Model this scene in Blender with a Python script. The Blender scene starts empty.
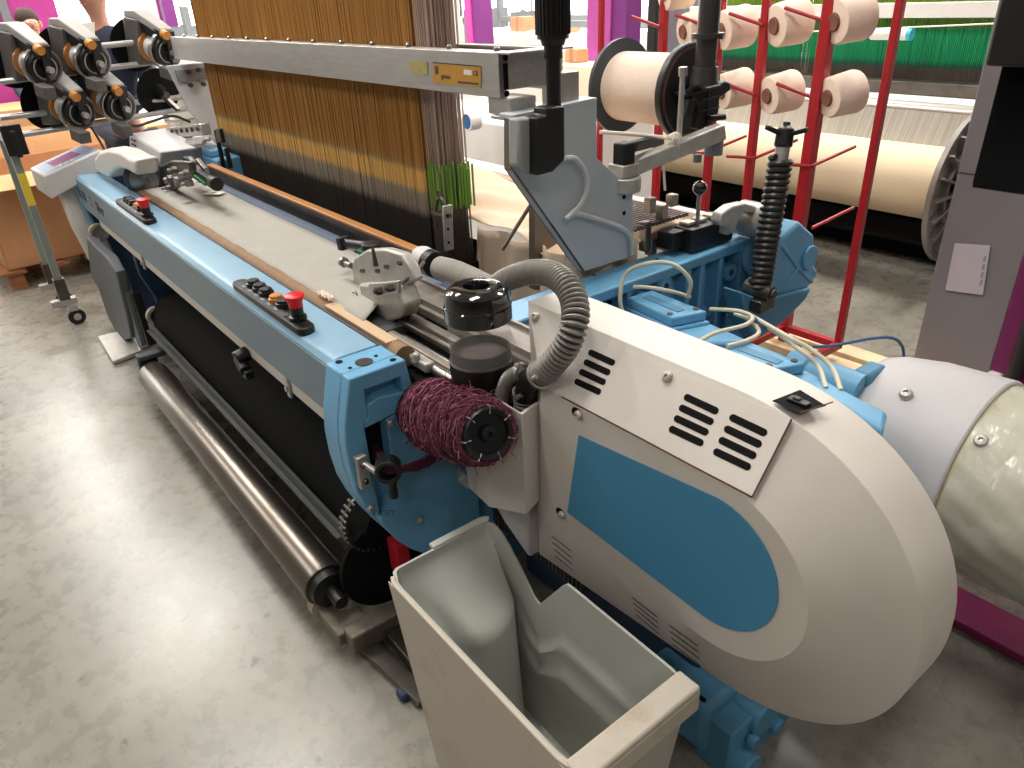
import bpy, bmesh, math, random
from mathutils import Vector, Matrix
random.seed(7)
S = bpy.context.scene
COL = S.collection
PI = math.pi
V = Vector
# ---------------------------------------------------------------- camera
RM = Matrix(((0.619811, -0.346411, 0.704154), (0.783600, 0.321770, -0.531446), (-0.042477, 0.881171, 0.470885)))
CAM = V((0, 0, 1.7)); FPX = 736.41
cd = bpy.data.cameras.new('camera'); cam = bpy.data.objects.new('camera', cd); COL.objects.link(cam)
cam.matrix_world = Matrix.Translation(CAM) @ RM.to_4x4()
cd.sensor_width = 36; cd.lens = FPX / 1024 * 36; cd.clip_start = .02; cd.clip_end = 200
S.camera = cam
def at(px, py, x=None, y=None, z=None):
    """world point seen at a photo pixel on the plane x=.. / y=.. / z=.. (measuring aid)"""
    r = RM @ V((px - 512, 384 - py, -FPX))
    for i, v in enumerate((x, y, z)):
        if v is not None: t = (v - CAM[i]) / r[i]
    return CAM + r * t
def atp(px, py, p0, n):
    r = RM @ V((px - 512, 384 - py, -FPX))
    t = (V(p0) - CAM).dot(n) / r.dot(n)
    return CAM + r * t
# ---------------------------------------------------------------- materials
def mat(name, col, rough=.5, metal=0, var=0, vscale=8, bump=0, bscale=60, spec=.5, trans=0, coat=0, col2=None, stretch=None, thr=None, ior=None, alpha=None):
    m = bpy.data.materials.new(name); m.use_nodes = True
    nt = m.node_tree; b = nt.nodes['Principled BSDF']
    def lin(c): return tuple(((v / 255) / 12.92 if v / 255 <= .04045 else ((v / 255 + .055) / 1.055) ** 2.4) for v in c) + (1,)
    c = lin(col)
    b.inputs['Base Color'].default_value = c
    b.inputs['Roughness'].default_value = rough; b.inputs['Metallic'].default_value = metal
    b.inputs['Specular IOR Level'].default_value = spec
    if trans: b.inputs['Transmission Weight'].default_value = trans
    if coat: b.inputs['Coat Weight'].default_value = coat
    if ior: b.inputs['IOR'].default_value = ior
    if alpha is not None: b.inputs['Alpha'].default_value = alpha
    tc = None
    def coords():
        t = nt.nodes.new('ShaderNodeTexCoord'); mp = nt.nodes.new('ShaderNodeMapping')
        if stretch: mp.inputs['Scale'].default_value = stretch
        nt.links.new(t.outputs['Object'], mp.inputs['Vector']); return mp.outputs['Vector']
    if var or col2:
        n = nt.nodes.new('ShaderNodeTexNoise'); n.inputs['Scale'].default_value = vscale; n.inputs['Detail'].default_value = 5
        n.inputs['Roughness'].default_value = .65
        nt.links.new(coords(), n.inputs['Vector'])
        rp = nt.nodes.new('ShaderNodeValToRGB')
        lo, hi = thr if thr else (.35, .65)
        rp.color_ramp.elements[0].position = lo; rp.color_ramp.elements[1].position = hi
        c2 = lin(col2) if col2 else tuple(min(1, v * (1 + var)) for v in c[:3]) + (1,)
        c1 = c if col2 else tuple(v * (1 - var) for v in c[:3]) + (1,)
        rp.color_ramp.elements[0].color = c1; rp.color_ramp.elements[1].color = c2
        nt.links.new(n.outputs['Fac'], rp.inputs['Fac']); nt.links.new(rp.outputs['Color'], b.inputs['Base Color'])
        if not metal and var:
            mr = nt.nodes.new('ShaderNodeMapRange'); mr.inputs['To Min'].default_value = max(0, rough - .08); mr.inputs['To Max'].default_value = min(1, rough + .1)
            nt.links.new(n.outputs['Fac'], mr.inputs['Value']); nt.links.new(mr.outputs['Result'], b.inputs['Roughness'])
    if bump:
        n2 = nt.nodes.new('ShaderNodeTexNoise'); n2.inputs['Scale'].default_value = bscale; n2.inputs['Detail'].default_value = 3
        nt.links.new(coords(), n2.inputs['Vector'])
        bp = nt.nodes.new('ShaderNodeBump'); bp.inputs['Strength'].default_value = bump; bp.inputs['Distance'].default_value = .01
        nt.links.new(n2.outputs['Fac'], bp.inputs['Height']); nt.links.new(bp.outputs['Normal'], b.inputs['Normal'])
    return m
def emit(name, col, st):
    m = bpy.data.materials.new(name); m.use_nodes = True; nt = m.node_tree; nt.nodes.clear()
    e = nt.nodes.new('ShaderNodeEmission'); o = nt.nodes.new('ShaderNodeOutputMaterial')
    e.inputs[0].default_value = tuple(col) + (1,); e.inputs[1].default_value = st
    nt.links.new(e.outputs[0], o.inputs[0]); return m
BLUE = mat('blue_paint', (104, 163, 200), .42, var=.05, vscale=14, bump=.04, bscale=120)
BLUED = mat('blue_paint_deep', (78, 134, 166), .5, var=.04)
BLUEINSET = mat('blue_inset', (64, 134, 172), .55, var=.02, vscale=4)
NAVY = mat('navy_paint', (30, 52, 80), .5, var=.1)
BEIGE = mat('warm_grey_powder_coat', (206, 198, 190), .5, var=.035, vscale=5, bump=.03, bscale=300)
LGREY = mat('light_grey_paint', (186, 190, 194), .45, var=.03, vscale=4)
CAPGREY = mat('cap_grey', (196, 193, 194), .5, var=.03, vscale=4)
MGREY = mat('mid_grey_paint', (120, 124, 128), .5, var=.05)
DGREY = mat('dark_grey', (62, 64, 66), .5, var=.08)
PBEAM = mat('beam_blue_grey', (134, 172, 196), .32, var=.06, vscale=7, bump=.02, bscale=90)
PFACE = mat('beam_face_shade', (104, 126, 138), .38, var=.02)  # beam colour darkened: the front face's shade is put into the material
ALU = mat('brushed_aluminium', (188, 184, 180), .42, .75, var=.08, vscale=9, bump=.05, bscale=40, stretch=(1, 8, 8))
CAST = mat('cast_aluminium', (186, 182, 174), .45, .45, var=.14, vscale=22, bump=.12, bscale=140)
STEEL = mat('steel', (150, 146, 142), .3, .9, var=.12, vscale=15)
DSTEEL = mat('dark_steel', (98, 92, 86), .35, .85, var=.2, vscale=12)
CHROME = mat('chromed_roller', (124, 116, 108), .3, .92)
BLACK = mat('black_plastic', (17, 17, 18), .42)
BLACKM = mat('black_matt', (9, 9, 10), .85, spec=.2)
BLACKG = mat('black_gloss', (10, 10, 11), .08, coat=.6)
RED = mat('red_paint', (166, 22, 34), .4, var=.1)
REDB = mat('red_button', (225, 12, 30), .35)
ORANGE = mat('orange_part', (196, 128, 50), .45, var=.1)
GOLD = mat('amber_ring', (178, 120, 66), .4, .3)
MAG = mat('magenta_paint', (176, 58, 140), .5, var=.04)
PURP = mat('purple_paint', (122, 34, 92), .5, var=.05)
COLG = mat('column_grey', (132, 126, 130), .55, var=.03, vscale=3)
YARNW = mat('cream_yarn', (238, 218, 200), .75, var=.03, vscale=30, bump=.2, bscale=200, stretch=(1, 1, 1))
PEACH = mat('peach_cloth', (232, 205, 178), .85, var=.05, vscale=6, bump=.15, bscale=90)
WHITEC = mat('white_cloth', (236, 226, 214), .85, var=.03)
CREAM = mat('cream_hose', (214, 206, 182), .5)
WOOD = mat('pale_wood', (214, 188, 150), .6, var=.12, vscale=6, stretch=(.4, 6, 6))
CARD = mat('cardboard', (206, 158, 110), .8, var=.06, vscale=5)
CARD2 = mat('cardboard_dark', (190, 138, 96), .8, var=.08, vscale=5)
TAN = mat('tan_felt', (142, 112, 84), .8, var=.1, vscale=20)
BRONZE = mat('brown_reed_cap', (172, 118, 66), .4, var=.05)
FABRIC = mat('grey_cloth', (168, 164, 156), .9, var=.04, vscale=12, bump=.12, bscale=260)
WARPB = mat('blue_grey_threads', (86, 98, 116), .8, var=.25, vscale=60, stretch=(12, .3, 1))
YPURP = mat('plum_yarn', (112, 54, 78), .9, var=.35, vscale=70, bump=.8, bscale=200)
YPURPL = mat('plum_yarn_light', (166, 104, 122), .85)
YPURPD = mat('plum_yarn_dark', (78, 26, 44), .9)
WHITE = mat('white_paint', (232, 230, 226), .5, var=.02)
BINM = mat('grey_bin_plastic', (172, 172, 164), .5, var=.05, vscale=5, bump=.04, bscale=30)
BINO = mat('bin_scuffed_plastic', (188, 178, 164), .6, var=.03, vscale=7, col2=(164, 144, 122), thr=(.52, .75))
HOSE = mat('grey_hose', (134, 130, 124), .38, .25, var=.08, vscale=30)
HOSEG = mat('hose_groove_shade', (74, 71, 68), .6)  # darker hose colour: groove shade put into the material so ribs read
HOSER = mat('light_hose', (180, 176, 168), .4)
GREEN = mat('green_cord', (18, 140, 92), .7, var=.3, vscale=40, stretch=(12, 1, .4))
LIME = mat('lime_cord', (120, 164, 60), .7, var=.1)
SKIN = mat('skin', (206, 150, 128), .55); HAIR = mat('hair_brown', (70, 54, 48), .8, bump=.5, bscale=90)
NAVYC = mat('navy_coat', (40, 46, 66), .85, var=.12, vscale=6); GREYC = mat('charcoal_jacket', (58, 62, 74), .85, var=.1)
SHIRT = mat('white_shirt', (232, 228, 218), .8)
PAPER = mat('paper', (196, 186, 196), .8, var=.02)
YELLOW = mat('yellow_tag', (226, 196, 60), .6)
TRACK = mat('stand_grey_green', (138, 146, 140), .45, .3, var=.05)
SCREEN = mat('screen_violet_grey', (128, 112, 124), .25); SCRB = mat('keypad_blue', (150, 176, 196), .4)
TEALK = mat('bobbin_ribs', (66, 84, 94), .4)
INK = mat('ink', (60, 62, 66), .6); INKL = mat('ink_light', (128, 134, 138), .6)
LBL = mat('label_ochre', (196, 140, 44), .4, var=.05, vscale=30); LBL2 = mat('label_worn_yellow', (176, 160, 96), .5, var=.15, vscale=60)
# floor: worn polished concrete
def floor_mat():
    m = bpy.data.materials.new('polished_concrete'); m.use_nodes = True; nt = m.node_tree; b = nt.nodes['Principled BSDF']
    t = nt.nodes.new('ShaderNodeTexCoord')
    def noise(sc, d=6, r=.6):
        n = nt.nodes.new('ShaderNodeTexNoise'); n.inputs['Scale'].default_value = sc; n.inputs['Detail'].default_value = d; n.inputs['Roughness'].default_value = r
        nt.links.new(t.outputs['Object'], n.inputs['Vector']); return n
    def ramp(n, a, ca, b_, cb):
        r = nt.nodes.new('ShaderNodeValToRGB'); r.color_ramp.elements[0].position = a; r.color_ramp.elements[1].position = b_
        r.color_ramp.elements[0].color = ca; r.color_ramp.elements[1].color = cb; nt.links.new(n.outputs['Fac'], r.inputs['Fac']); return r
    n1 = noise(1.3); r1 = ramp(n1, .32, (.165, .152, .128, 1), .68, (.31, .288, .245, 1))
    n2 = noise(11, 8, .7); r2 = ramp(n2, .4, (.78, .78, .77, 1), .6, (1, 1, 1, 1))
    mx = nt.nodes.new('ShaderNodeMixRGB'); mx.blend_type = 'MULTIPLY'; mx.inputs[0].default_value = .75
    nt.links.new(r1.outputs[0], mx.inputs[1]); nt.links.new(r2.outputs[0], mx.inputs[2])
    n3 = noise(19, 3, .55); r3 = ramp(n3, .28, (.3, .27, .23, 1), .335, (1, 1, 1, 1))
    mx2 = nt.nodes.new('ShaderNodeMixRGB'); mx2.blend_type = 'MULTIPLY'; mx2.inputs[0].default_value = .8
    nt.links.new(mx.outputs[0], mx2.inputs[1]); nt.links.new(r3.outputs[0], mx2.inputs[2]); nt.links.new(mx2.outputs[0], b.inputs['Base Color'])
    mr = nt.nodes.new('ShaderNodeMapRange'); mr.inputs['To Min'].default_value = .2; mr.inputs['To Max'].default_value = .36
    nt.links.new(n2.outputs['Fac'], mr.inputs['Value']); nt.links.new(mr.outputs[0], b.inputs['Roughness'])
    bp = nt.nodes.new('ShaderNodeBump'); bp.inputs['Strength'].default_value = .06; nt.links.new(n1.outputs['Fac'], bp.inputs['Height']); nt.links.new(bp.outputs[0], b.inputs['Normal'])
    return m
FLOOR = floor_mat()
# cord colours by height (object z), with thread streaks along x
def cord_mat(name, bands, streak=420, dark=.55, sy=None):
    m = bpy.data.materials.new(name); m.use_nodes = True; nt = m.node_tree; b = nt.nodes['Principled BSDF']
    b.inputs['Roughness'].default_value = .6
    t = nt.nodes.new('ShaderNodeTexCoord'); sp = nt.nodes.new('ShaderNodeSeparateXYZ'); nt.links.new(t.outputs['Object'], sp.inputs[0])
    mp = nt.nodes.new('ShaderNodeMapping'); mp.inputs['Scale'].default_value = (streak / 4, streak / 4 if sy is None else sy, .6); nt.links.new(t.outputs['Object'], mp.inputs[0])
    n = nt.nodes.new('ShaderNodeTexNoise'); n.inputs['Scale'].default_value = 1; n.inputs['Detail'].default_value = 2; nt.links.new(mp.outputs[0], n.inputs['Vector'])
    ma = nt.nodes.new('ShaderNodeMath'); ma.operation = 'MULTIPLY_ADD'; ma.inputs[1].default_value = .03; nt.links.new(n.outputs['Fac'], ma.inputs[0]); nt.links.new(sp.outputs['Z'], ma.inputs[2])
    mr = nt.nodes.new('ShaderNodeMapRange'); mr.inputs['From Min'].default_value = .8; mr.inputs['From Max'].default_value = 2.8; nt.links.new(ma.outputs[0], mr.inputs['Value'])
    r = nt.nodes.new('ShaderNodeValToRGB'); r.color_ramp.interpolation = 'LINEAR'
    els = r.color_ramp.elements
    pts = []
    for z, c in bands: pts.append(((z - .8) / 2.0, tuple(((v / 255 + .055) / 1.055) ** 2.4 for v in c) + (1,)))
    els[0].position, els[0].color = pts[0]; els[1].position, els[1].color = pts[-1]
    for p, c in pts[1:-1]: e = els.new(p); e.color = c
    nt.links.new(mr.outputs[0], r.inputs[0])
    r2 = nt.nodes.new('ShaderNodeValToRGB'); r2.color_ramp.elements[0].position = .35; r2.color_ramp.elements[1].position = .6
    r2.color_ramp.elements[0].color = (dark, dark, dark, 1); nt.links.new(n.outputs['Fac'], r2.inputs[0])
    mx = nt.nodes.new('ShaderNodeMixRGB'); mx.blend_type = 'MULTIPLY'; mx.inputs[0].default_value = 1
    nt.links.new(r.outputs[0], mx.inputs[1]); nt.links.new(r2.outputs[0], mx.inputs[2]); nt.links.new(mx.outputs[0], b.inputs['Base Color'])
    return m
# ---------------------------------------------------------------- mesh builder
class MB:
    def __init__(s): s.b = bmesh.new(); s.mi = 0
    def face(s, vs):
        try: f = s.b.faces.new(vs); f.material_index = s.mi; return f
        except ValueError: return None
    def box(s, x0, x1, y0, y1, z0, z1):
        v = [s.b.verts.new((x, y, z)) for x in (x0, x1) for y in (y0, y1) for z in (z0, z1)]
        for q in ((0, 1, 3, 2), (4, 6, 7, 5), (0, 4, 5, 1), (2, 3, 7, 6), (0, 2, 6, 4), (1, 5, 7, 3)): s.face([v[i] for i in q])
        return s
    def obox(s, c, size, ax, up=(0, 0, 1)):
        """box centred at c, size (along ax, sideways, up)"""
        a = V(ax).normalized(); u = V(up); sd = u.cross(a).normalized(); u = a.cross(sd)
        c = V(c); l, w, h = [q / 2 for q in size]
        v = [s.b.verts.new(c + a * i * l + sd * j * w + u * k * h) for i in (-1, 1) for j in (-1, 1) for k in (-1, 1)]
        for q in ((0, 1, 3, 2), (4, 6, 7, 5), (0, 4, 5, 1), (2, 3, 7, 6), (0, 2, 6, 4), (1, 5, 7, 3)): s.face([v[i] for i in q])
        return s
    def bar(s, p0, p1, w, h, up=(0, 0, 1)):
        p0 = V(p0); p1 = V(p1); return s.obox((p0 + p1) / 2, ((p1 - p0).length, w, h), p1 - p0, up)
    def ring(s, c, a, r, seg, ref=None):
        a = V(a).normalized(); ref = V(ref) if ref else (V((0, 0, 1)) if abs(a.z) < .9 else V((1, 0, 0)))
        u = a.cross(ref).normalized(); w = a.cross(u)
        return [s.b.verts.new(V(c) + (u * math.cos(2 * PI * i / seg) + w * math.sin(2 * PI * i / seg)) * r) for i in range(seg)]
    def lathe(s, prof, o, ax, seg=32, ref=None):
        """prof = [(radius, height along axis)]"""
        o = V(o); a = V(ax).normalized(); prev = None
        for r, h in prof:
            cur = s.ring(o + a * h, a, max(r, 1e-5), seg, ref)
            if prev:
                for i in range(seg): s.face([prev[i], prev[(i + 1) % seg], cur[(i + 1) % seg], cur[i]])
            else: first = cur
            prev = cur
        if prof[0][0] > 1e-4: s.face(first[::-1])
        if prof[-1][0] > 1e-4: s.face(prev)
        return s
    def cyl(s, p0, p1, r, r1=None, seg=20):
        p0 = V(p0); p1 = V(p1); return s.lathe([(r, 0), (r if r1 is None else r1, (p1 - p0).length)], p0, p1 - p0, seg)
    def hollow(s, p0, p1, ro, ri, seg=32):
        p0 = V(p0); p1 = V(p1); L = (p1 - p0).length
        a = (p1 - p0).normalized(); R = [s.ring(p0, a, ro, seg), s.ring(p1, a, ro, seg), s.ring(p1, a, ri, seg), s.ring(p0, a, ri, seg)]
        for k in range(4):
            A, B = R[k], R[(k + 1) % 4]
            for i in range(seg): s.face([A[i], A[(i + 1) % seg], B[(i + 1) % seg], B[i]])
        return s
    def tube(s, pts, r, seg=8, cap=True):
        pts = [V(p) for p in pts]; n = len(pts); prev = None; u = None
        for i, p in enumerate(pts):
            t = (pts[min(i + 1, n - 1)] - pts[max(i - 1, 0)])
            if t.length < 1e-9: continue
            t.normalize()
            if u is None: u = t.cross(V((0, 0, 1)) if abs(t.z) < .9 else V((1, 0, 0))).normalized()
            else: u = (u - t * u.dot(t)).normalized()
            w = t.cross(u); rr = r(i / (n - 1)) if callable(r) else r
            cur = [s.b.verts.new(p + (u * math.cos(2 * PI * k / seg) + w * math.sin(2 * PI * k / seg)) * rr) for k in range(seg)]
            if prev:
                for k in range(seg): s.face([prev[k], prev[(k + 1) % seg], cur[(k + 1) % seg], cur[k]])
            elif cap: s.face(cur[::-1])
            prev = cur
        if cap and prev: s.face(prev)
        return s
    def prism(s, pts, vec):
        vec = V(vec); a = [s.b.verts.new(V(p)) for p in pts]; b = [s.b.verts.new(V(p) + vec) for p in pts]
        n = len(pts); s.face(a[::-1]); s.face(b)
        for i in range(n): s.face([a[i], a[(i + 1) % n], b[(i + 1) % n], b[i]])
        return s
    def loft(s, loops, cap0=True, cap1=True, closed=True):
        R = [[s.b.verts.new(V(p)) for p in L] for L in loops]; n = len(R[0])
        for A, B in zip(R, R[1:]):
            for i in range(n if closed else n - 1): s.face([A[i], A[(i + 1) % n], B[(i + 1) % n], B[i]])
        if cap0: s.face(R[0][::-1])
        if cap1: s.face(R[-1])
        return s
    def grid(s, fn, nu, nv):
        G = [[s.b.verts.new(V(fn(i / nu, j / nv))) for j in range(nv + 1)] for i in range(nu + 1)]
        for i in range(nu):
            for j in range(nv): s.face([G[i][j], G[i + 1][j], G[i + 1][j + 1], G[i][j + 1]])
        return s
    def sphere(s, c, r, seg=16, sc=(1, 1, 1)):
        n = seg // 2; c = V(c); prev = None
        for j in range(n + 1):
            th = PI * j / n; rr = max(math.sin(th) * r, 1e-5)
            cur = [s.b.verts.new(c + V((math.cos(2 * PI * i / seg) * rr * sc[0], math.sin(2 * PI * i / seg) * rr * sc[1], math.cos(th) * r * sc[2]))) for i in range(seg)]
            if prev:
                for i in range(seg): s.face([prev[i], cur[i], cur[(i + 1) % seg], prev[(i + 1) % seg]])
            prev = cur
        return s
    def slot(s, c, a, n, L, w, t=.001):
        """stadium-shaped flat piece: centre c, long direction a, normal n"""
        a = V(a).normalized(); n = V(n).normalized(); w2 = n.cross(a); c = V(c); r = w / 2; pts = []
        for k in range(9): an = -PI / 2 + PI * k / 8; pts.append(c + a * (L / 2 - r + r * math.cos(an)) + w2 * r * math.sin(an))
        for k in range(9): an = PI / 2 + PI * k / 8; pts.append(c + a * (-L / 2 + r + r * math.cos(an)) + w2 * r * math.sin(an))
        return s.prism(pts, n * t)
    def build(s, name, m, parent=None, bevel=0, smooth=True, angle=32, bseg=2, solid=0):
        bmesh.ops.recalc_face_normals(s.b, faces=s.b.faces)
        me = bpy.data.meshes.new(name); s.b.to_mesh(me); s.b.free()
        for x in (m if isinstance(m, (list, tuple)) else [m]): me.materials.append(x)
        if smooth:
            me.polygons.foreach_set('use_smooth', [True] * len(me.polygons)); me.set_sharp_from_angle(angle=math.radians(angle))
        o = bpy.data.objects.new(name, me); COL.objects.link(o)
        if parent is not None:
            o.parent = parent; o.matrix_parent_inverse = wm(parent).inverted()
        if solid: md = o.modifiers.new('solid', 'SOLIDIFY'); md.thickness = solid; md.offset = 0
        if bevel:
            md = o.modifiers.new('bevel', 'BEVEL'); md.width = bevel; md.segments = bseg; md.limit_method = 'ANGLE'; md.angle_limit = math.radians(35)
        return o
def wm(o):
    m = Matrix.Translation(o.location) @ o.rotation_euler.to_matrix().to_4x4()
    return (wm(o.parent) @ o.matrix_parent_inverse @ m) if o.parent else m
def tag(o, label, cat, group=None, kind=None):
    o['label'] = label; o['category'] = cat
    if group: o['group'] = group
    if kind: o['kind'] = kind
    return o
def thing(name, loc, label, cat, group=None, rz=0):
    o = bpy.data.objects.new(name, None); COL.objects.link(o); o.location = loc; o.rotation_euler = (0, 0, rz)
    o.empty_display_size = .05
    return tag(o, label, cat, group)
def struct(name, mb, m, **k):
    o = mb.build(name, m, **k); o['kind'] = 'structure'; return o
def copy_tree(o, parent=None):
    c = o.copy(); COL.objects.link(c)
    if parent is not None: c.parent = parent
    for ch in [q for q in o.children]: copy_tree(ch, c)
    return c
def spline(P, n=60):
    """Catmull-Rom through points"""
    P = [V(p) for p in P]; P = [P[0] * 2 - P[1]] + P + [P[-1] * 2 - P[-2]]; out = []; segs = len(P) - 3
    for i in range(n + 1):
        t = i / n * segs; k = min(int(t), segs - 1); t -= k; a, b, c, d = P[k:k + 4]
        out.append(.5 * ((2 * b) + (c - a) * t + (2 * a - 5 * b + 4 * c - d) * t * t + (3 * b - a - 3 * c + d) * t ** 3))
    return out
def even(pts, step):
    out = [pts[0]]; acc = 0
    for a, b in zip(pts, pts[1:]):
        d = (b - a).length
        while acc + d >= step:
            f = (step - acc) / d; a = a + (b - a) * f; out.append(a); d = (b - a).length; acc = 0
        acc += d
    return out
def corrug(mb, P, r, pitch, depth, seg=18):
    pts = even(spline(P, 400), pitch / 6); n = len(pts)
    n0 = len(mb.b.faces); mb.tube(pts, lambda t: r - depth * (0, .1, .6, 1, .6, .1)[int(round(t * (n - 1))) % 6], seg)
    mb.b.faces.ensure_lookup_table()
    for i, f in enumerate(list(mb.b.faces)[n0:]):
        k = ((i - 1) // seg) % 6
        if k in (2, 3): f.material_index = 1  # shade painted into the grooves with the second material
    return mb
def screw(c, n, r, parent, name='screw', m=None):
    mb = MB(); n = V(n).normalized(); mb.lathe([(r, 0), (r, r * .35), (r * .75, r * .75), (r * .35, r * .85), (r * .3, r * .5), (.0001, r * .5)], c, n, 16)
    return mb.build(name, m or STEEL, parent)
def text(s, c, right, up, size, m, parent, name='lettering', ext=.0006, bold=0):
    cu = bpy.data.curves.new(name, 'FONT'); cu.body = s; cu.size = size; cu.extrude = ext; cu.offset = bold; cu.align_x = 'CENTER'; cu.align_y = 'CENTER'
    o = bpy.data.objects.new(name, cu); COL.objects.link(o)
    dg = bpy.context.evaluated_depsgraph_get(); me = bpy.data.meshes.new_from_object(o.evaluated_get(dg)); bpy.data.objects.remove(o)
    r = V(right).normalized(); u = V(up).normalized(); n = r.cross(u)
    M = Matrix(((r.x, u.x, n.x, c[0]), (r.y, u.y, n.y, c[1]), (r.z, u.z, n.z, c[2]), (0, 0, 0, 1)))
    me.transform(M); me.materials.clear(); me.materials.append(m)
    o = bpy.data.objects.new(name, me); COL.objects.link(o)
    if parent is not None: o.parent = parent; o.matrix_parent_inverse = wm(parent).inverted()
    return o
# ================================================================= THE LOOM
loom = thing('weaving_loom', (-1.5, .62, 0), 'large blue and grey rapier weaving loom with grey cloth on it, filling the foreground', 'weaving loom')
XL, XR = -4.72, -1.58       # inner span of the front beam
# --- front beam
mb = MB()
mb.mi = 0
prof = [(.765, .895), (.765, .915), (.662, .915), (.642, .911), (.632, .895), (.634, .73), (.650, .722), (.765, .722)]
mb.prism([(XL, y, z) for y, z in prof], (XR - XL, 0, 0))
beam = mb.build('front_beam', PBEAM, loom, bevel=.003)
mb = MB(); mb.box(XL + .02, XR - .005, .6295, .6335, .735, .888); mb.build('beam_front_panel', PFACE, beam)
for s_, pa, pb, m_, k_ in (('SULZER', 79.5, 90.5, INK, 4.1), ('TS', 91.5, 97.5, INKL, 1.35), ('Silver', 99, 108, INK, 2.6)):
    xa = at(pa, 200 + (pa - 79) * .85, y=.629).x; xb = at(pb, 200 + (pb - 79) * .85, y=.629).x
    text(s_, ((xa + xb) / 2, .6288, .815), (1, 0, 0), (0, 0, 1), min(.085, (xb - xa) / k_ * 1.0), m_, beam, bold=.001 if m_ is INK else 0)
# beige rail beneath the beam, with clips
mb = MB(); mb.box(XL + .2, XR, .655, .685, .655, .70); mb.box(XL + .2, XR, .655, .72, .70, .708); rail = mb.build('lower_rail', BEIGE, loom, bevel=.003)
for px in (168, 305):
    x = at(px, 0 if px < 200 else 0, y=.65).x if False else {168: -3.62, 305: -1.98}[px]
    mb = MB(); mb.box(x - .012, x + .012, .645, .655, .64, .722); mb.cyl((x, .645, .67), (x, .638, .67), .009); mb.build('rail_clip', ALU, rail, bevel=.002)
mb = MB(); x = -2.33; mb.cyl((x, .655, .665), (x, .61, .655), .026); mb.cyl((x - .03, .63, .64), (x + .05, .62, .625), .02); mb.box(x + .03, x + .07, .61, .64, .60, .63); mb.build('rail_knob', BLACK, loom, bevel=.004)
# --- control panels with push buttons (one near each end of the beam)
def control(px0, px1, py, cx, n):
    L = .47; mb = MB()
    ps = []
    for i in range(9): a = PI / 2 + PI * i / 8; ps.append((cx - L / 2 + .026 * math.cos(a), .662 + .026 * math.sin(a)))
    for i in range(9): a = -PI / 2 + PI * i / 8; ps.append((cx + L / 2 + .026 * math.cos(a), .662 + .026 * math.sin(a)))
    mb.prism([(x, y, .913) for x, y in ps], (0, 0, .022)); cp = mb.build('control_panel', BLACK, loom, bevel=.004)
    mb = MB(); mb.box(cx - L / 2, cx + L / 2 - .09, .640, .662, .9351, .9366); mb.build('legend_plate', DGREY, cp)
    for k in range(6): mb = MB(); xx = cx - .19 + k * .05; mb.box(xx, xx + .022, .646, .655, .9366, .9371); mb.build('legend_mark', INKL, cp)
    for k, (dx, m) in enumerate(((-.155, BLACK), (-.105, BLACK), (-.055, BLACK), (.02, GOLD), (.07, BLACK))):
        mb = MB(); mb.lathe([(.022, 0), (.022, .014), (.018, .015), (.018, .022), (.015, .024)], (cx + dx, .675, .935), (0, 0, 1), 20); mb.build('push_button', BLACK, cp) if m is BLACK else mb.build('push_button', ORANGE, cp)
    mb = MB(); mb.lathe([(.024, 0), (.024, .01), (.017, .012), (.019, .045)], (cx + .185, .668, .935), (0, 0, 1), 24); st = mb.build('emergency_stop', BLACK, cp); st['label'] = 'emergency stop with a red mushroom head'
    mb = MB(); mb.lathe([(.019, 0), (.019, .012), (.026, .026), (.027, .032), (.02, .036), (.001, .037)], (cx + .185, .668, .972), (0, 0, 1), 24); mb.build('stop_cap', REDB, st)
control(0, 0, 0, at(267, 304, z=.93).x, 1)
control(0, 0, 0, at(131, 210, z=.93).x, 2)
# --- felt strip, cloth, reed cap
mb = MB(); mb.box(-4.1, -1.56, .768, .776, .85, .912); mb.build('beam_back_edge', DGREY, loom)
mb = MB(); mb.cyl((-4.2, .81, .885), (-1.52, .81, .885), .030, seg=24); mb.build('felt_roller', TAN, loom)
x0, x1 = -4.0, -1.93
def clothf(u, v):
    y = .812 + .258 * v; xr = -1.74 - .22 * v; xl = -4.02 + .16 * v
    return (xl + (xr - xl) * u, y, .914 + .012 * v + .0015 * math.sin(u * 40 + v * 3) * (1 - v))
mb = MB(); mb.grid(clothf, 90, 8); cl = mb.build('woven_cloth', FABRIC, loom, solid=.002)
mb = MB(); mb.grid(lambda u, v: (-4.02 + .16 + (2.06) * u, 1.069 + .05 * v, .924 + .004 * v), 60, 2); mb.build('warp_strip', WARPB, loom, solid=.002)
mb = MB(); mb.box(-4.03, -1.96, 1.15, 1.165, .86, .968); rd = mb.build('reed', DSTEEL, loom); rd['label'] = 'dark steel reed'
mb = MB(); mb.box(-4.04, -1.975, 1.146, 1.182, .966, .979); mb.build('reed_cap', BRONZE, rd, bevel=.004)
mb = MB(); mb.box(-4.1, -1.6, 1.10, 1.19, .78, .90); mb.build('sley', NAVY, loom, bevel=.006)
mb = MB(); mb.box(-4.1, -1.7, .84, 1.10, .86, .885); mb.build('cloth_table', DGREY, loom)
# frayed selvedge at the cloth's right end
mb = MB()
for i in range(46):
    a = at(306 + 34 * random.random(), 296, z=.922); a = V((a.x, .812 + .02 * random.random(), .922)); mb.tube([a, a + V((.01, -.010, .010)), a + V((.02 + .02 * random.random(), -.02 * random.random(), .004 + .010 * random.random()))], .0012, 4)
sf = mb.build('frayed_selvedge', YARNW, loom); sf['kind'] = 'stuff'; sf['label'] = 'frayed cream selvedge ends'
mb = MB(); mb.box(-1.93, -1.57, .786, .822, .908, .9155); mb.build('pale_felt_end', mat('pale_felt', (202, 174, 142), .8), loom)
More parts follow.
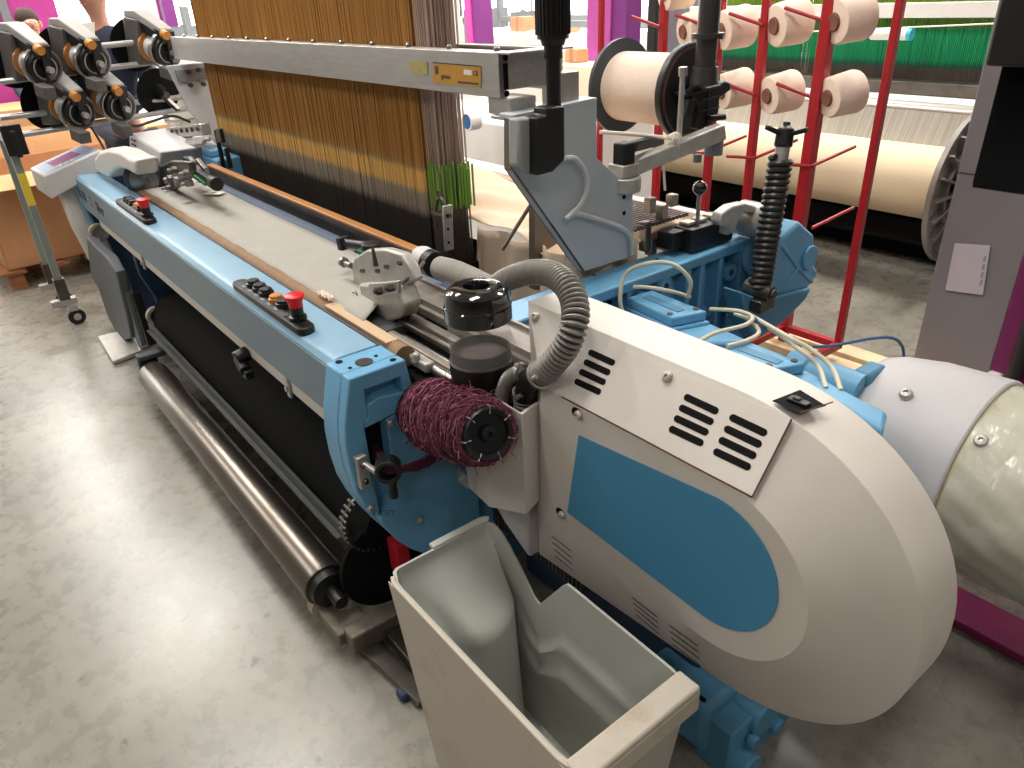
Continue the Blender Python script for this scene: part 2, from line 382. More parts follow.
# --- guide rails on the right
RAILM = mat('rail_grey_brown', (150, 142, 134), .42, .35, var=.12, vscale=10, stretch=(.5, 6, 6))
RAILS = (('guide_rail', .86, .955, .018, STEEL), ('guide_rail', .915, .945, .012, DSTEEL), ('guide_rail', 1.015, .90, .011, STEEL))
mb = MB(); mb.box(-1.98, -1.20, 1.0, 1.075, .905, .93); mb.box(-1.98, -1.20, .985, 1.0, .89, .912); mb.box(-1.98, -1.20, 1.075, 1.085, .88, .94)
for xx in (-1.5, -1.47): mb.slot((xx, 1.04, .9305), (1, .3, 0), (0, 0, 1), .02, .006, .0005)
mb.build('slide_rail', RAILM, loom, bevel=.003)
mb = MB(); mb.box(-1.95, -1.20, .945, .97, .875, .895); mb.box(-1.95, -1.20, .86, .88, .865, .882); mb.build('slide_rail', RAILM, loom, bevel=.003)
for y, z, r, m in ((.925, .885, .013, DSTEEL), (.845, .868, .014, STEEL), (.905, .855, .010, STEEL), (1.00, .868, .011, DSTEEL)):
    mb = MB(); mb.cyl((-1.98, y, z), (-1.20, y, z), r); mb.build('guide_rod', m, loom)
mb = MB(); mb.box(-1.95, -1.20, .8, 1.09, .80, .85); mb.build('rail_bed', BLACKM, loom)
mb = MB()
a = at(408, 356, y=.80)
mb.obox((-1.52, .835, .875), (.16, .03, .028), (1, 0, 0))
for k in range(3): mb.cyl((-1.575 + k * .045, .818, .875), (-1.575 + k * .045, .825, .905), .010)
mb.build('drilled_bracket', CAST, loom, bevel=.006)
mb = MB(); mb.cyl((-1.62, .79, .80), (-1.40, .83, .80), .032, seg=24); mb.build('take_up_shaft', mat('olive_black', (52, 50, 44), .45), loom)
# --- right-hand temple bracket (cast block with bolts)
tb = MB()
cx = -1.86
def tp(px, py, y): p = at(px, py, y=y); return (p.x, p.y, p.z)
outl = [(351, 268), (354, 258), (366, 250), (384, 249), (401, 254), (410, 268), (415, 280), (400, 290), (408, 302), (404, 318), (393, 326), (388, 334), (374, 334), (362, 322), (358, 300), (351, 290)]
tb.prism([tp(a_, b_, .93) for a_, b_ in outl[:8]] + [tp(400, 300, .93), tp(358, 305, .93)], (0, .03, 0))
tbo = tb.build('temple_bracket', CAST, loom, bevel=.006); tbo['label'] = 'cast aluminium temple bracket at the right end of the cloth'
mb = MB(); mb.prism([tp(358, 284, .90), tp(396, 286, .90), tp(404, 306, .90), tp(400, 318, .90), tp(390, 322, .90), tp(380, 333, .90), tp(366, 328, .90)], (0, .06, 0)); mb.build('bracket_foot', CAST, tbo, bevel=.008)
mb = MB(); mb.prism([tp(368, 284, .885), tp(398, 281, .885), tp(398, 294, .885), tp(369, 297, .885)], (0, .012, 0)); mb.build('clamp_plate', ALU, tbo, bevel=.002)
for q in ((378, 291), (389, 288)):
    p = V(tp(q[0], q[1], .875)); mb = MB(); mb.cyl(p + V((0, .012, 0)), p + V((0, -.006, 0)), .012, seg=6); mb.cyl(p, p + V((0, -.012, 0)), .007); mb.build('bolt', DSTEEL, tbo)
for q in ((361, 272), (376, 272), (385, 268), (398, 264), (380, 300), (395, 298)):
    p = V(tp(q[0], q[1], .91)); mb = MB(); mb.cyl(p + V((0, .01, 0)), p + V((0, -.001, .004)), .008, .006, seg=6); mb.build('bolt', DSTEEL, tbo)
p = V(tp(376, 266, .90)); mb = MB(); mb.cyl(p, p + V((-.005, 0, .05)), .008, .004); mb.build('pin', DSTEEL, tbo)
p = V(tp(347, 264, .93)); mb = MB(); mb.cyl(p + V((-.02, 0, -.002)), p + V((.03, 0, .002)), .010); mb.lathe([(.016, 0), (.016, .012), (.008, .014)], p + V((-.028, 0, 0)), (1, 0, 0)); mb.build('adjusting_knob', STEEL, tbo)
p = V(tp(344, 243, .96)); q = V(tp(372, 247, .98)); mb = MB(); mb.cyl(p, q, .015); mb.obox(p, (.025, .04, .04), q - p); mb.lathe([(.03, 0), (.034, .01), (.03, .025), (.012, .028)], q + V((.0, 0, -.012)), (0, 0, 1)); mb.build('cutter_head', BLACK, tbo, bevel=.003)
mb = MB(); mb.obox(V(tp(364, 252, .95)), (.06, .03, .008), (1, .1, 0)); mb.build('circuit_board', mat('board_green', (26, 84, 50), .5), tbo)
mb = MB(); P_ = [V(tp(353, 292, .89)), V(tp(350, 298, .885)), V(tp(354, 305, .885)), V(tp(358, 300, .888)), V(tp(356, 292, .89)), V(tp(353, 292, .89))]; mb.tube(spline(P_, 24), .002, 6); mb.build('split_ring', STEEL, tbo)
mb = MB(); mb.tube(spline([V(tp(400, 286, .92)), V(tp(408, 278, .93)), V(tp(416, 272, .95)), V(tp(424, 262, .99))], 16), .005); mb.build('cutter_arm', STEEL, tbo)
# --- right front casting (block and curved side plate)
cast = MB()
fr = [(.62, .915), (.608, .87), (.590, .80), (.583, .74), (.584, .67), (.592, .60), (.61, .54), (.64, .47), (.68, .40), (.72, .345), (.76, .305), (.82, .285), (.955, .285), (.962, .795), (.84, .795), (.80, .80), (.785, .835), (.772, .915)]
cast.prism([(-1.575, y, z) for y, z in fr], (.085, 0, 0))
SP = cast.build('side_casting', BLUE, loom, bevel=.006); SP['label'] = 'blue cast side frame at the near end of the front beam'
# raised rim around the open front window + block face
cast = MB()
inner = [(.655, .765), (.663, .60), (.70, .545), (.705, .56), (.705, .765)]
# rim built from strips, leaves real recesses in the block and at the yarn slot
def rimstrip(a, b, w=.016, x0=-1.49, x1=-1.452):
    a = V((0, a[0], a[1])); b = V((0, b[0], b[1])); d = (b - a).normalized(); n = V((0, -d.z, d.y)) * w / 2
    cast.prism([V((x0, 0, 0)) + q for q in (a - n, b - n, b + n, a + n)], (x1 - x0, 0, 0))
outer = [(.624, .905), (.610, .87), (.598, .80), (.592, .74), (.593, .67), (.601, .60), (.619, .54), (.648, .475), (.686, .408), (.726, .353), (.762, .315)]
cast.prism([(-1.49, y, z) for y, z in [(.62, .915), (.608, .87), (.590, .80), (.583, .74), (.584, .67), (.592, .60), (.61, .54), (.645, .50), (.642, .60), (.640, .79), (.655, .80), (.655, .873), (.755, .873), (.755, .83), (.785, .83), (.772, .915)]], (.038, 0, 0))
cast.prism([(-1.49, y, z) for y, z in [(.64, .79), (.655, .80), (.655, .83), (.69, .84), (.755, .83), (.785, .83), (.80, .80), (.78, .785), (.64, .77)]], (.037, 0, 0))
cast.build('casting_rim', BLUE, SP, bevel=.004)
mb = MB(); mb.prism([(-1.49, y, z) for y, z in [(.70, .77), (.70, .555), (.645, .502), (.648, .47), (.68, .40), (.72, .345), (.76, .305), (.82, .285), (.955, .285), (.962, .795), (.84, .795), (.79, .79)]], (.036, 0, 0)); sc_ = mb.build('cover_plate', BLUE, SP, bevel=.002)
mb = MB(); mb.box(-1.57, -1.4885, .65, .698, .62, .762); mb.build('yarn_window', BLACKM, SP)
for q in ((390, 423), (371, 508), (420, 520)):
    p = at(q[0], q[1], x=-1.453); screw(p, (1, 0, 0), .011, sc_, m=ALU)
for q, r in (((364, 362), .022), ((339, 362), .009), ((393, 360), .008), ((376, 356), .005), ((350, 368), .005)):
    p = at(q[0], q[1], z=.9155); mb = MB(); mb.lathe([(r, 0), (r, .0012)], p, (0, 0, 1), 24); mb.build('bolt_hole', DSTEEL if r > .02 else BLACKM, SP)
mb = MB(); p = at(378, 526, x=-1.452)
for k in range(3): q = at(376 + k * 7, 513, x=-1.453); mb.tube(spline([q + V((0, -.008, -.004)), q + V((0, .0, .008)), q + V((0, .01, 0)), q + V((0, .004, -.01))], 10), .0011, 4)
mb.build('pen_scrawl', INK, SP)
# yarn guide: flat lever with black eyelet
mb = MB(); A_ = at(362, 468, x=-1.44); mb.obox(A_ + V((0, 0, -.01)), (.02, .03, .095), (1, 0, 0)); mb.bar(A_ + V((0, 0, .02)), at(398, 487, x=-1.345), .014, .012); yg = mb.build('guide_lever', ALU, loom, bevel=.003)
for dz in (-.035, .012): p = A_ + V((.011, 0, dz)); screw(p, (1, 0, 0), .008, yg, m=DSTEEL)
e = at(388, 470, x=-1.36); mb = MB(); mb.hollow(e + V((-.02, .012, 0)), e + V((.014, -.008, 0)), .032, .021, 28); mb.cyl(e + V((.01, 0, -.026)), e + V((.01, 0, -.075)), .012); mb.build('eyelet', BLACK, yg, bevel=.002)
# red lining behind plate
mb = MB(); mb.box(-1.56, -1.50, .70, .735, .22, .33); mb.build('red_guard', RED, loom)
# --- lower rollers and cross members (front)
mb = MB(); y_, z_ = .545, .15
mb.lathe([(.045, 0), (.068, .0), (.070, .006), (.070, 1.86), (.068, 1.866), (.045, 1.866)], (-3.56, y_, z_), (1, 0, 0), 48); cr = mb.build('cloth_guide_roller', CHROME, loom); cr['label'] = 'long chromed roller near the floor along the front'
mb = MB(); mb.lathe([(.03, 0), (.055, .004), (.06, .03), (.03, .034)], (-3.60, y_, z_), (1, 0, 0), 32); mb.build('roller_cap', BLACK, cr); mb = MB(); mb.lathe([(.06, 0), (.055, .03), (.02, .034), (.02, .10)], (-1.694, y_, z_), (1, 0, 0), 32); mb.build('roller_cap', BLACK, cr)
mb = MB(); mb.cyl((-3.82, .80, .30), (-1.6, .80, .30), .15, seg=48); tr = mb.build('take_up_roller', BLACKM, loom); tr['label'] = 'thick black take-up roller deep under the beam'
mb = MB(); mb.cyl((-3.82, .88, .56), (-1.58, .88, .56), .075, seg=32); mb.build('press_roller', BLACK, loom)
mb = MB(); mb.box(-3.75, -1.68, .615, .625, .30, .345); mb.box(-3.75, -1.68, .60, .622, .30, .306); mb.build('angle_bar', mat('worn_steel_grey', (74, 76, 74), .5, .4), loom)
mb = MB(); mb.lathe([(.13, 0), (.155, .003), (.155, .018), (.13, .02)], (-1.63, .72, .20), (1, 0, 0), 48); mb.build('roller_disc', BLACKM, loom)
mb = MB()
for k in range(34): a = 2 * PI * k / 34; mb.cyl((-1.64, .70 + .1 * math.cos(a), .37 + .1 * math.sin(a)), (-1.60, .70 + .1 * math.cos(a), .37 + .1 * math.sin(a)), .006, seg=8)
mb.hollow((-1.625, .70, .37), (-1.615, .70, .37), .104, .088, 32); mb.build('roller_chain', DSTEEL, loom)
mb = MB(); mb.box(-1.72, -1.55, .50, .60, .04, .085); mb.box(-1.56, -1.50, .52, .95, .03, .10); mb.cyl((-1.70, .52, .085), (-1.70, .52, .10), .012); mb.cyl((-1.64, .56, .085), (-1.64, .56, .097), .014); mb.build('roller_bracket', mat('grimy_cast', (120, 112, 100), .55, .4, var=.2, vscale=20), loom, bevel=.008)
mb = MB(); mb.lathe([(.02, 0), (.035, .004), (.035, .04), (.02, .044)], (-1.735, .52, .07), (1, 0, .1), 24); mb.build('bracket_boss', mat('yellowed_plastic', (150, 142, 116), .5), loom)
mb = MB(); mb.bar((-1.58, .56, .03), (-1.25, .60, .02), .05, .02); mb.box(-1.50, -1.2, .62, .68, .02, .06); mb.build('floor_bar', DSTEEL, loom, bevel=.003)
mb = MB(); mb.box(-1.33, -1.29, .55, .60, .0, .03); mb.build('foot', NAVY, loom, bevel=.01)
# dark backing of the loom body
mb = MB(); mb.box(-4.5, -1.62, 1.0, 1.03, .05, .85); mb.build('body_panel', NAVY, loom)
# --- left end
mb = MB(); outl = [(.64, .915), (.64, .72), (.66, .62), (.70, .52), (.72, .40), (.72, .0), (.90, .0), (.90, .915)]
mb.prism([(-4.80, y, z) for y, z in outl], (.075, 0, 0)); mb.build('side_casting', NAVY, loom, bevel=.006)
mb = MB(); mb.prism([(-4.79, y, z) for y, z in [(.628, .900), (.628, .72), (.647, .61), (.672, .56), (.69, .57), (.668, .63), (.655, .72), (.655, .900)]], (.062, 0, 0)); mb.box(-4.79, -4.73, .625, .78, .90, .918); mb.build('casting_rim', BLUE, loom, bevel=.004)
mb = MB()
f0 = [(.54, .93), (.60, .94), (.90, .94), (.90, .25), (.70, .25), (.60, .36), (.56, .60)]
mb.prism([(-4.94, y, z) for y, z in f0], (.135, 0, 0)); mb.build('end_cover', BEIGE, loom, bevel=.015)
LEGG = mat('leg_grey', (92, 96, 100), .5, var=.04)
mb = MB(); mb.prism([at(a, b, y=.58) for a, b in [(86, 236), (94, 246), (107, 258), (115, 272), (127, 317), (131, 338), (121, 342), (108, 317), (97, 285), (91, 278)]], (0, .05, 0)); mb.build('end_leg', LEGG, loom, bevel=.008)
mb = MB(); mb.prism([at(a, b, y=.60) for a, b in [(116, 274), (119, 274), (142, 346), (138, 347)]], (0, .04, 0)); mb.build('end_strut', LEGG, loom, bevel=.003); mb = MB(); mb.prism([at(a, b, y=.62) for a, b in [(126, 296), (132, 294), (149, 346), (142, 350)]], (0, .04, 0)); mb.build('end_strut', BLACK, loom, bevel=.003)
mb = MB(); mb.prism([(-3.90, y, z) for y, z in [(.66, .70), (.66, .55), (.70, .42), (.70, .06), (1.0, .06), (1.0, .84), (.76, .84)]], (.05, 0, 0)); mb.build('inner_side_plate', NAVY, loom, bevel=.006)
mb = MB(); mb.prism([at(a, b, z=.03) for a, b in [(97, 336), (130, 328), (141, 350), (112, 361)]], (0, 0, -.028)); mb.build('foot_plate', CAST, loom, bevel=.008)
for (px, py, xx) in ((156, 315, -3.84), (98, 232, -4.60)):
    p = at(px, py, x=xx); mb = MB(); mb.hollow(p, p + V((.03, 0, 0)), .05, .036, 28); mb.cyl(p, p + V((.01, 0, 0)), .034); mb.build('bearing_ring', mat('ivory_ring', (170, 164, 150), .5), loom)
p = at(158, 350, y=.66); mb = MB(); mb.box(-3.64, -3.58, .50, .74, .22, .25); mb.obox((-3.62, .545, .16), (.03, .09, .12), (1, 0, 0)); mb.build('roller_bracket', DGREY, loom, bevel=.008)
# left-hand drive: white arch cover, discs, gripper parts
def arch():
    pts = [(94, 158), (98, 151), (107, 148.5), (118, 151), (128, 157), (136, 160), (136, 176), (127, 171), (119, 168), (112, 171), (107, 178), (99, 174), (94, 168)]
    mb = MB(); mb.prism([at(a, b, y=.72) for a, b in pts], (0, .10, 0)); return mb
arch().build('rapier_cover', mat('white_cover', (216, 212, 204), .35), loom, bevel=.02, bseg=4)
p = at(147, 177, y=.86)
mb = MB(); mb.lathe([(.085, 0), (.098, .006), (.098, .05), (.09, .055), (.09, .07), (.08, .075)], p, (.9, -.4, 0), 40); mb.build('brush_disc', mat('blue_black', (52, 62, 74), .4), loom)
mb = MB(); mb.lathe([(.066, 0), (.066, .01), (.046, .012), (.046, .02), (.028, .022), (.025, .04), (.012, .042)], p + V((.07, -.03, 0)), (.9, -.4, 0), 32); mb.build('disc_hub', STEEL, loom)
mb = MB(); pp_ = [(160, 167), (170, 161), (188, 162), (190, 170), (184, 184), (172, 190), (163, 194), (158, 184)]
mb.prism([at(a, b, y=.90) for a, b in pp_], (0, .03, 0)); lt = mb.build('temple_bracket', DSTEEL, loom, bevel=.005); lt['label'] = 'dark steel temple bracket at the far left end of the cloth'
for q, r in (((168, 180), .022), ((179, 180), .03), ((184, 174), .018), ((172, 170), .014), ((166, 188), .012), ((186, 184), .014)):
    p = at(q[0], q[1], y=.88); mb = MB(); mb.lathe([(r, 0), (r, .03), (r * .6, .034), (r * .6, .05)], p + V((0, .03, 0)), (0, -1, 0), 18); mb.build('bolt', STEEL, lt)
mb = MB(); a, b = at(191, 168, y=.98), at(213, 182, y=.94); mb.bar(a, b, .03, .03); mb.cyl(b, b + (b - a).normalized() * .07, .028); mb.bar(at(186, 158, y=1.0), at(203, 168, y=1.0), .03, .02); mb.build('cutter_head', BLACK, lt, bevel=.003)
mb = MB(); mb.bar(at(196, 176, y=.95), at(208, 184, y=.94), .03, .012); mb.build('circuit_board', mat('board_green_bright', (20, 120, 60), .4), lt)
mb = MB()
for a_, b_ in (((190, 158), (200, 172)), ((198, 160), (206, 170)), ((184, 166), (196, 164))): mb.bar(at(*a_, y=.97), at(*b_, y=.97), .02, .02)
mb.build('linkage', STEEL, lt, bevel=.003)
mb = MB(); a = at(214, 193, z=.935); mb.obox(a, (.09, .05, .002), (.8, .5, 0)); tg = mb.build('paper_tag', WHITEC, loom); mb = MB(); mb.obox(a + V((0, 0, .0016)), (.02, .03, .0006), (.8, .5, 0)); mb.build('tag_print', INKL, tg)
mb = MB()
for k in range(5): a = V((-4.02 + .03 * k, .80 + .02 * k, .86)); mb.lathe([(.03, 0), (.035, .01), (.02, .03), (.02, .05)], a + V((0, .02, .0)), (.7, -.5, .1), 16)
mb.box(-4.25, -3.98, .79, .92, .80, .86); mb.build('drive_parts', DSTEEL, loom, bevel=.003)
# grey vented housing, blue block and chrome comb at the left back
mb = MB(); z0, z1 = 1.0, 1.10
o = [at(124, 156, y=1.0), at(128, 138, y=1.02)]
X0, X1 = -4.95, -4.35
mb.loft([[(X0, .98, .93), (X1, .98, .93), (X1, 1.30, .93), (X0, 1.30, .93)], [(X0 + .04, 1.0, 1.06), (X1 + .05, 1.0, 1.03), (X1 + .1, 1.30, 1.03), (X0 + .06, 1.30, 1.07)]]); vh = mb.build('vented_housing', CAPGREY, loom, bevel=.01)
for i in range(2):
    for k in range(4): mb = MB(); mb.slot((X0 + .10 + i * .06, .986 + .0045 * k, .955 + k * .026), (1, 0, 0), (0, -1, .15), .04, .01, .004); mb.build('vent_slot', BLACKM, vh)
mb = MB(); a = at(190, 170, y=1.20); mb.box(-4.28, -4.05, 1.2, 1.34, .86, .99); mb.box(-4.26, -4.12, 1.2, 1.3, .99, 1.03); bb = mb.build('bearing_block', BLUE, loom, bevel=.01)
p = at(213, 157, y=1.139); mb = MB(); mb.cyl((-4.10, 1.201, .95), (-4.10, 1.197, .95), .017); mb.build('bolt_hole', NAVY, bb)
mb = MB(); p0, p1 = at(170, 133, y=1.22), at(206, 129, y=1.24); mb.bar(p0, p1, .05, .06); cb = mb.build('roller_comb', ALU, loom, bevel=.006)
for k in range(7): q = p0.lerp(p1, .08 + k * .14) + V((0, -.027, 0.006)); mb = MB(); mb.lathe([(.013, 0), (.013, .006), (.007, .007), (.007, .003)], q, (0, -1, 0), 14); mb.build('comb_hole', BLACK if k % 2 else DSTEEL, cb)
mb = MB(); mb.cyl(p0 + V((0, -.05, -.06)), p1 + V((.08, -.05, -.055)), .012); mb.cyl(p0 + V((0, -.02, -.045)), p1 + V((.08, -.02, -.04)), .012)
mb.tube([at(160, 130, y=1.2), at(158, 133, y=1.18), at(166, 143, y=1.18), at(210, 139, y=1.2)], .006); mb.build('chrome_rods', ALU, cb)
mb = MB(); a, b = at(213, 118, y=1.22), at(222, 166, y=1.22); mb.tube([at(216, 130, y=1.22), at(219, 145, y=1.22), at(224, 168, y=1.22)], .012); mb.prism([at(215, 129, y=1.21), at(219, 129, y=1.21), at(222, 143, y=1.21), at(216, 143, y=1.21)], (0, .02, 0)); mb.bar(at(226, 148, y=1.25), at(231, 168, y=1.25), .02, .02); mb.build('harness_lever', BLACK, loom, bevel=.003)
# display terminal on the left
mb = MB()
T = [at(30, 168, y=.50), at(82, 144, y=.78), None, at(44, 176, y=.50)]; T[2] = T[1] + (T[3] - T[0])
def below(p, d): return p - V((0, 0, d))
mb.loft([T, [below(T[0], .13), below(T[1], .10), below(T[2], .10), below(T[3], .13)]]); tm = mb.build('display_terminal', CAPGREY, loom, bevel=.008); tm['label'] = 'tilted grey display terminal at the far left end'
nrm = (T[1] - T[0]).cross(T[3] - T[0]).normalized(); nrm = nrm if nrm.z > 0 else -nrm
def uv(u, v): return T[0].lerp(T[1], u).lerp(T[3].lerp(T[2], u), v) + nrm * .0012
mb = MB(); mb.prism([uv(.06, .1), uv(.98, .1), uv(.98, .9), uv(.06, .9)], nrm * .001); mb.build('keypad', SCRB, tm)
mb = MB(); mb.prism([uv(.26, .22) + nrm * .001, uv(.74, .22) + nrm * .001, uv(.74, .72) + nrm * .001, uv(.26, .72) + nrm * .001], nrm * .001); mb.build('screen', SCREEN, tm)
mb = MB()
for u in (.32, .42, .52): mb.prism([uv(u, .78) + nrm * .001, uv(u + .05, .78) + nrm * .001, uv(u + .05, .88) + nrm * .001, uv(u, .88) + nrm * .001], nrm * .001)
mb.build('keys', WHITE, tm)
mb = MB(); mb.box(-4.93, -4.87, .56, .68, .60, .80); mb.build('terminal_arm', MGREY, loom)
# ================================================================= rapier wheel cover (near right end)
YF, YO, YB = .88, .97, 1.085
def arc(cx, cz, rx, rz, n, e=2.15, a0=PI / 2, a1=-PI / 2):
    out = []
    for i in range(n + 1):
        a = a0 + (a1 - a0) * i / n; c, s_ = math.cos(a), math.sin(a)
        out.append((cx + rx * abs(c) ** (2 / e) * (1 if c > 0 else -1), cz + rz * abs(s_) ** (2 / e) * (1 if s_ > 0 else -1)))
    return out
N = 40
def contour(y, xl_t, zt0, zt1, xl_b, zb0, zb1, cx, rx, e=2.0):
    top = [(xl_t + (cx - xl_t) * i / 8, zt0 + (zt1 - zt0) * i / 8) for i in range(8)]
    ar = arc(cx, (zt1 + zb1) / 2, rx, (zt1 - zb1) / 2, N, e)
    bot = [(cx + (xl_b - cx) * i / 8, zb1 + (zb0 - zb1) * i / 8) for i in range(1, 9)]
    return [(x, y, z) for x, z in top + ar + bot]
C1 = contour(YF, -1.065, .957, .957, -1.078, .597, .592, -.60, .193, 2.0)
C2 = contour(YO, -1.21, 1.082, 1.082, -1.20, .352, .394, -.652, .386, 2.10)
C3 = contour(YB, -1.21, 1.082, 1.082, -1.20, .352, .394, -.652, .386, 2.10)
mb = MB(); mb.loft([C1, C2, C3], True, True); cov = mb.build('wheel_cover', BEIGE, loom, bevel=.004, angle=24); cov['label'] = 'big rounded beige cover over the rapier drive wheel'
# blue inset
mb = MB(); pts = [(-.982, .668), (-.945, .888)] + [(-.945 + (.345) * i / 6, .888 + (.035) * i / 6) for i in range(1, 6)] + arc(-.60, .785, .138, .138, 28, 2.0)
mb.prism([(x, YF - .0005, z) for x, z in pts], (0, -.0015, 0)); ins = mb.build('blue_inset', BLUEINSET, cov); ins['label'] = 'matt blue inset panel'
# separate upper cover plate carrying the slots
n_up = V((0, -(1.082 - .957), -(YO - YF))); n_up = V((0, -(1.082 - .957), (YO - YF))).normalized()
pU = V((-1.0, YF, .957))
def up(px, py): return atp(px, py, pU + n_up * .0014, n_up)
pl = [up(528, 306), up(600, 338), up(660, 365), up(730, 394), up(791, 418), up(752, 496), up(700, 469), up(640, 437), up(562, 396), up(543, 384)]
mb = MB(); mb.prism(pl, -n_up * .004); vp = mb.build('vent_plate', BEIGE, cov); vp['label'] = 'sheet metal plate with black ventilation slots'
def slots(px, py, n, step, L, w=.013):
    for k in range(n):
        c = up(px + step[0] * k, py + step[1] * k); a = up(px + step[0] * k + 10, py + step[1] * k + L[1] * 10 / L[0]) - c
        e0 = up(px + step[0] * k - L[0] / 2, py + step[1] * k - L[1] / 2); e1 = up(px + step[0] * k + L[0] / 2, py + step[1] * k + L[1] / 2)
        mb = MB(); mb.slot(c, e1 - e0, n_up, (e1 - e0).length, w, .0008); mb.build('vent_slot', BLACKM, vp)
slots(601.5, 357.5, 4, (-4.6, 9.7), (26, 12)); slots(701, 404, 4, (-5, 10.6), (34, 16)); slots(748, 425, 4, (-5.4, 11.4), (37, 17.6))
for q in ((536, 317), (668, 377)):
    p = up(*q); screw(p, n_up, .011, vp, m=CAST)
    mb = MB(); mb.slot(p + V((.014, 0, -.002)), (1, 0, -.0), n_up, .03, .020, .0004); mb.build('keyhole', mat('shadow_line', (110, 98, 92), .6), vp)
    mb = MB(); mb.slot(p + V((.013, 0, -.002)) + n_up * .0004, (1, 0, -.0), n_up, .026, .016, .0003); mb.build('keyhole_inner', BEIGE, vp)
# seams
def seam(a, b, w=.0014):
    mb = MB(); mb.tube([a, b], w, 6); mb.build('seam', mat_seam, cov)
mat_seam = mat('rusty_seam', (84, 48, 44), .7)
for a, b in zip([up(562, 397), up(640, 438), up(700, 470)], [up(640, 438), up(700, 470), up(752, 497)]): seam(a, b, .0016)
seam(up(752, 497), up(792, 419))
# socket opening in the top
zt = 1.0835
mb = MB(); mb.prism([at(772, 401, z=zt), at(800, 390, z=zt), at(826, 406, z=zt), at(798, 413.5, z=zt)], (0, 0, .0006)); op = mb.build('top_opening', BLACKM, cov)
mb = MB(); a = at(799, 402, z=zt + .003); mb.obox(a, (.036, .016, .008), (1, 0, 0)); mb.obox(a + V((-.004, .0, .005)), (.014, .01, .005), (1, 0, 0)); mb.build('socket', BLACK, op, bevel=.002)
seam(at(800, 413, z=zt + .001), at(833, 402, z=zt + .001), .0012)
# screws on the flat front and slots below
def ff(px, py): return at(px, py, y=YF - .001)
for q in ((578.5, 414), (562, 514)):
    p = ff(*q); mb = MB(); mb.slot(p + V((-.005, 0, 0)), (1, 0, 0), (0, -1, 0), .03, .024, .0006); mb.build('keyhole', BLACKM, cov); screw(p + V((.002, -.001, 0)), (0, -1, 0), .010, cov, m=CAST)
n_lo = V((0, -(.597 - .352), -(YO - YF))).normalized(); pL = V((-1, YF, .597))
def lo(px, py): return atp(px, py, pL + n_lo * .0006, n_lo)
for (ax, ay, bx, by, n, sx, sy) in ((551.5, 536, 571, 551, 4, 1.2, 6.6), (631.5, 597, 657, 617, 4, 1.6, 5.8), (669, 625, 698, 646, 4, 1.2, 6.4)):
    for k in range(n):
        e0, e1 = lo(ax + sx * k, ay + sy * k), lo(bx + sx * k * .6, by + sy * k); mb = MB(); mb.slot((e0 + e1) / 2, e1 - e0, n_lo, (e1 - e0).length, .0035, .0006); mb.build('vent_slot', BLACKM, cov)
# lower casing left of cover and ribbed dark band beneath
mb = MB(); mb.prism([(-1.42, .93, .60), (-1.195, .93, .60), (-1.195, .93, .36), (-1.30, .93, .42), (-1.42, .93, .52)], (0, .18, 0)); mb.build('lower_casing', CAPGREY, loom, bevel=.01)
mb = MB(); mb.box(-1.45, -1.05, 1.0, 1.15, .30, .345)
for k in range(24): mb.box(-1.43 + k * .016, -1.422 + k * .016, .99, 1.0, .30, .345)
mb.build('toothed_belt', DGREY, loom)
mb = MB(); mb.box(-1.44, -.75, 1.10, 1.4, .05, .9); mb.build('gear_case', NAVY, loom, bevel=.02)
# --- blue foot and pipes under the cover
mb = MB()
f = lambda px, py, z: at(px, py, z=z)
mb.loft([[(-.86, 1.01, .20), (-.86, 1.17, .20), (-.86, 1.17, .05), (-.86, 1.01, .05)], [(-.66, 1.02, .20), (-.66, 1.18, .20), (-.66, 1.18, .04), (-.66, 1.02, .04)]]); mb.build('foot_beam', BLUED, loom, bevel=.02)
mb = MB(); mb.cyl((-.72, 1.08, .04), (-.56, 1.08, .04), .04, seg=24); mb.cyl((-.75, 1.16, .13), (-.585, 1.16, .13), .05, seg=24); mb.cyl((-.7, 1.26, .12), (-.60, 1.26, .12), .045, seg=24)
mb.box(-.70, -.60, 1.04, 1.30, .0, .16); mb.cyl((-.60, 1.20, .08), (-.57, 1.20, .08), .022, seg=16); mb.cyl((-.60, 1.11, .10), (-.575, 1.11, .10), .018, seg=6); mb.build('foot_casting', BLUED, loom, bevel=.006)
mb = MB(); mb.slot((-.78, 1.035, .202), (1, .05, 0), (0, 0, 1), .2, .012, .002); mb.build('foot_slot', BLACKM, loom)
# ================================================================= back side frame (blue casting with ribs)
mb = MB(); mb.box(-1.60, -1.53, .98, 2.16, .02, .84)
mb.box(-1.60, -1.47, 1.0, 2.20, .865, .90); mb.box(-1.60, -1.47, 2.14, 2.20, .45, .88); mb.box(-1.60, -1.47, 1.0, 2.20, .46, .50)
for y in (1.30, 1.58, 1.72, 1.86, 1.93, 2.03): mb.box(-1.55, -1.475, y, y + .022, .48, .88)
mb.box(-1.55, -1.478, 1.93, 2.16, .66, .68)
sf2 = mb.build('back_side_frame', BLUE, loom, bevel=.006); sf2['label'] = 'blue ribbed casting running back along the right side'
for y, z in ((1.64, .82), (1.75, .84), (2.09, .80), (1.45, .78)): mb = MB(); mb.lathe([(.03, 0), (.03, .012), (.012, .013), (.012, .003)], (-1.482, y, z), (1, 0, 0), 24); mb.build('boss', BLUE, sf2); mb = MB(); mb.cyl((-1.473, y, z), (-1.468, y, z), .011); mb.build('bolt_hole', NAVY, sf2)
for (px, py, r) in ((707, 241, .024), (683, 248, .006), (657, 259, .008), (594, 275, .007), (700, 243, .007)):
    p = at(px, py, z=.9005); mb = MB(); mb.lathe([(r, 0), (r, .001)], p, (0, 0, 1), 20); mb.build('bolt_hole', DGREY, sf2)
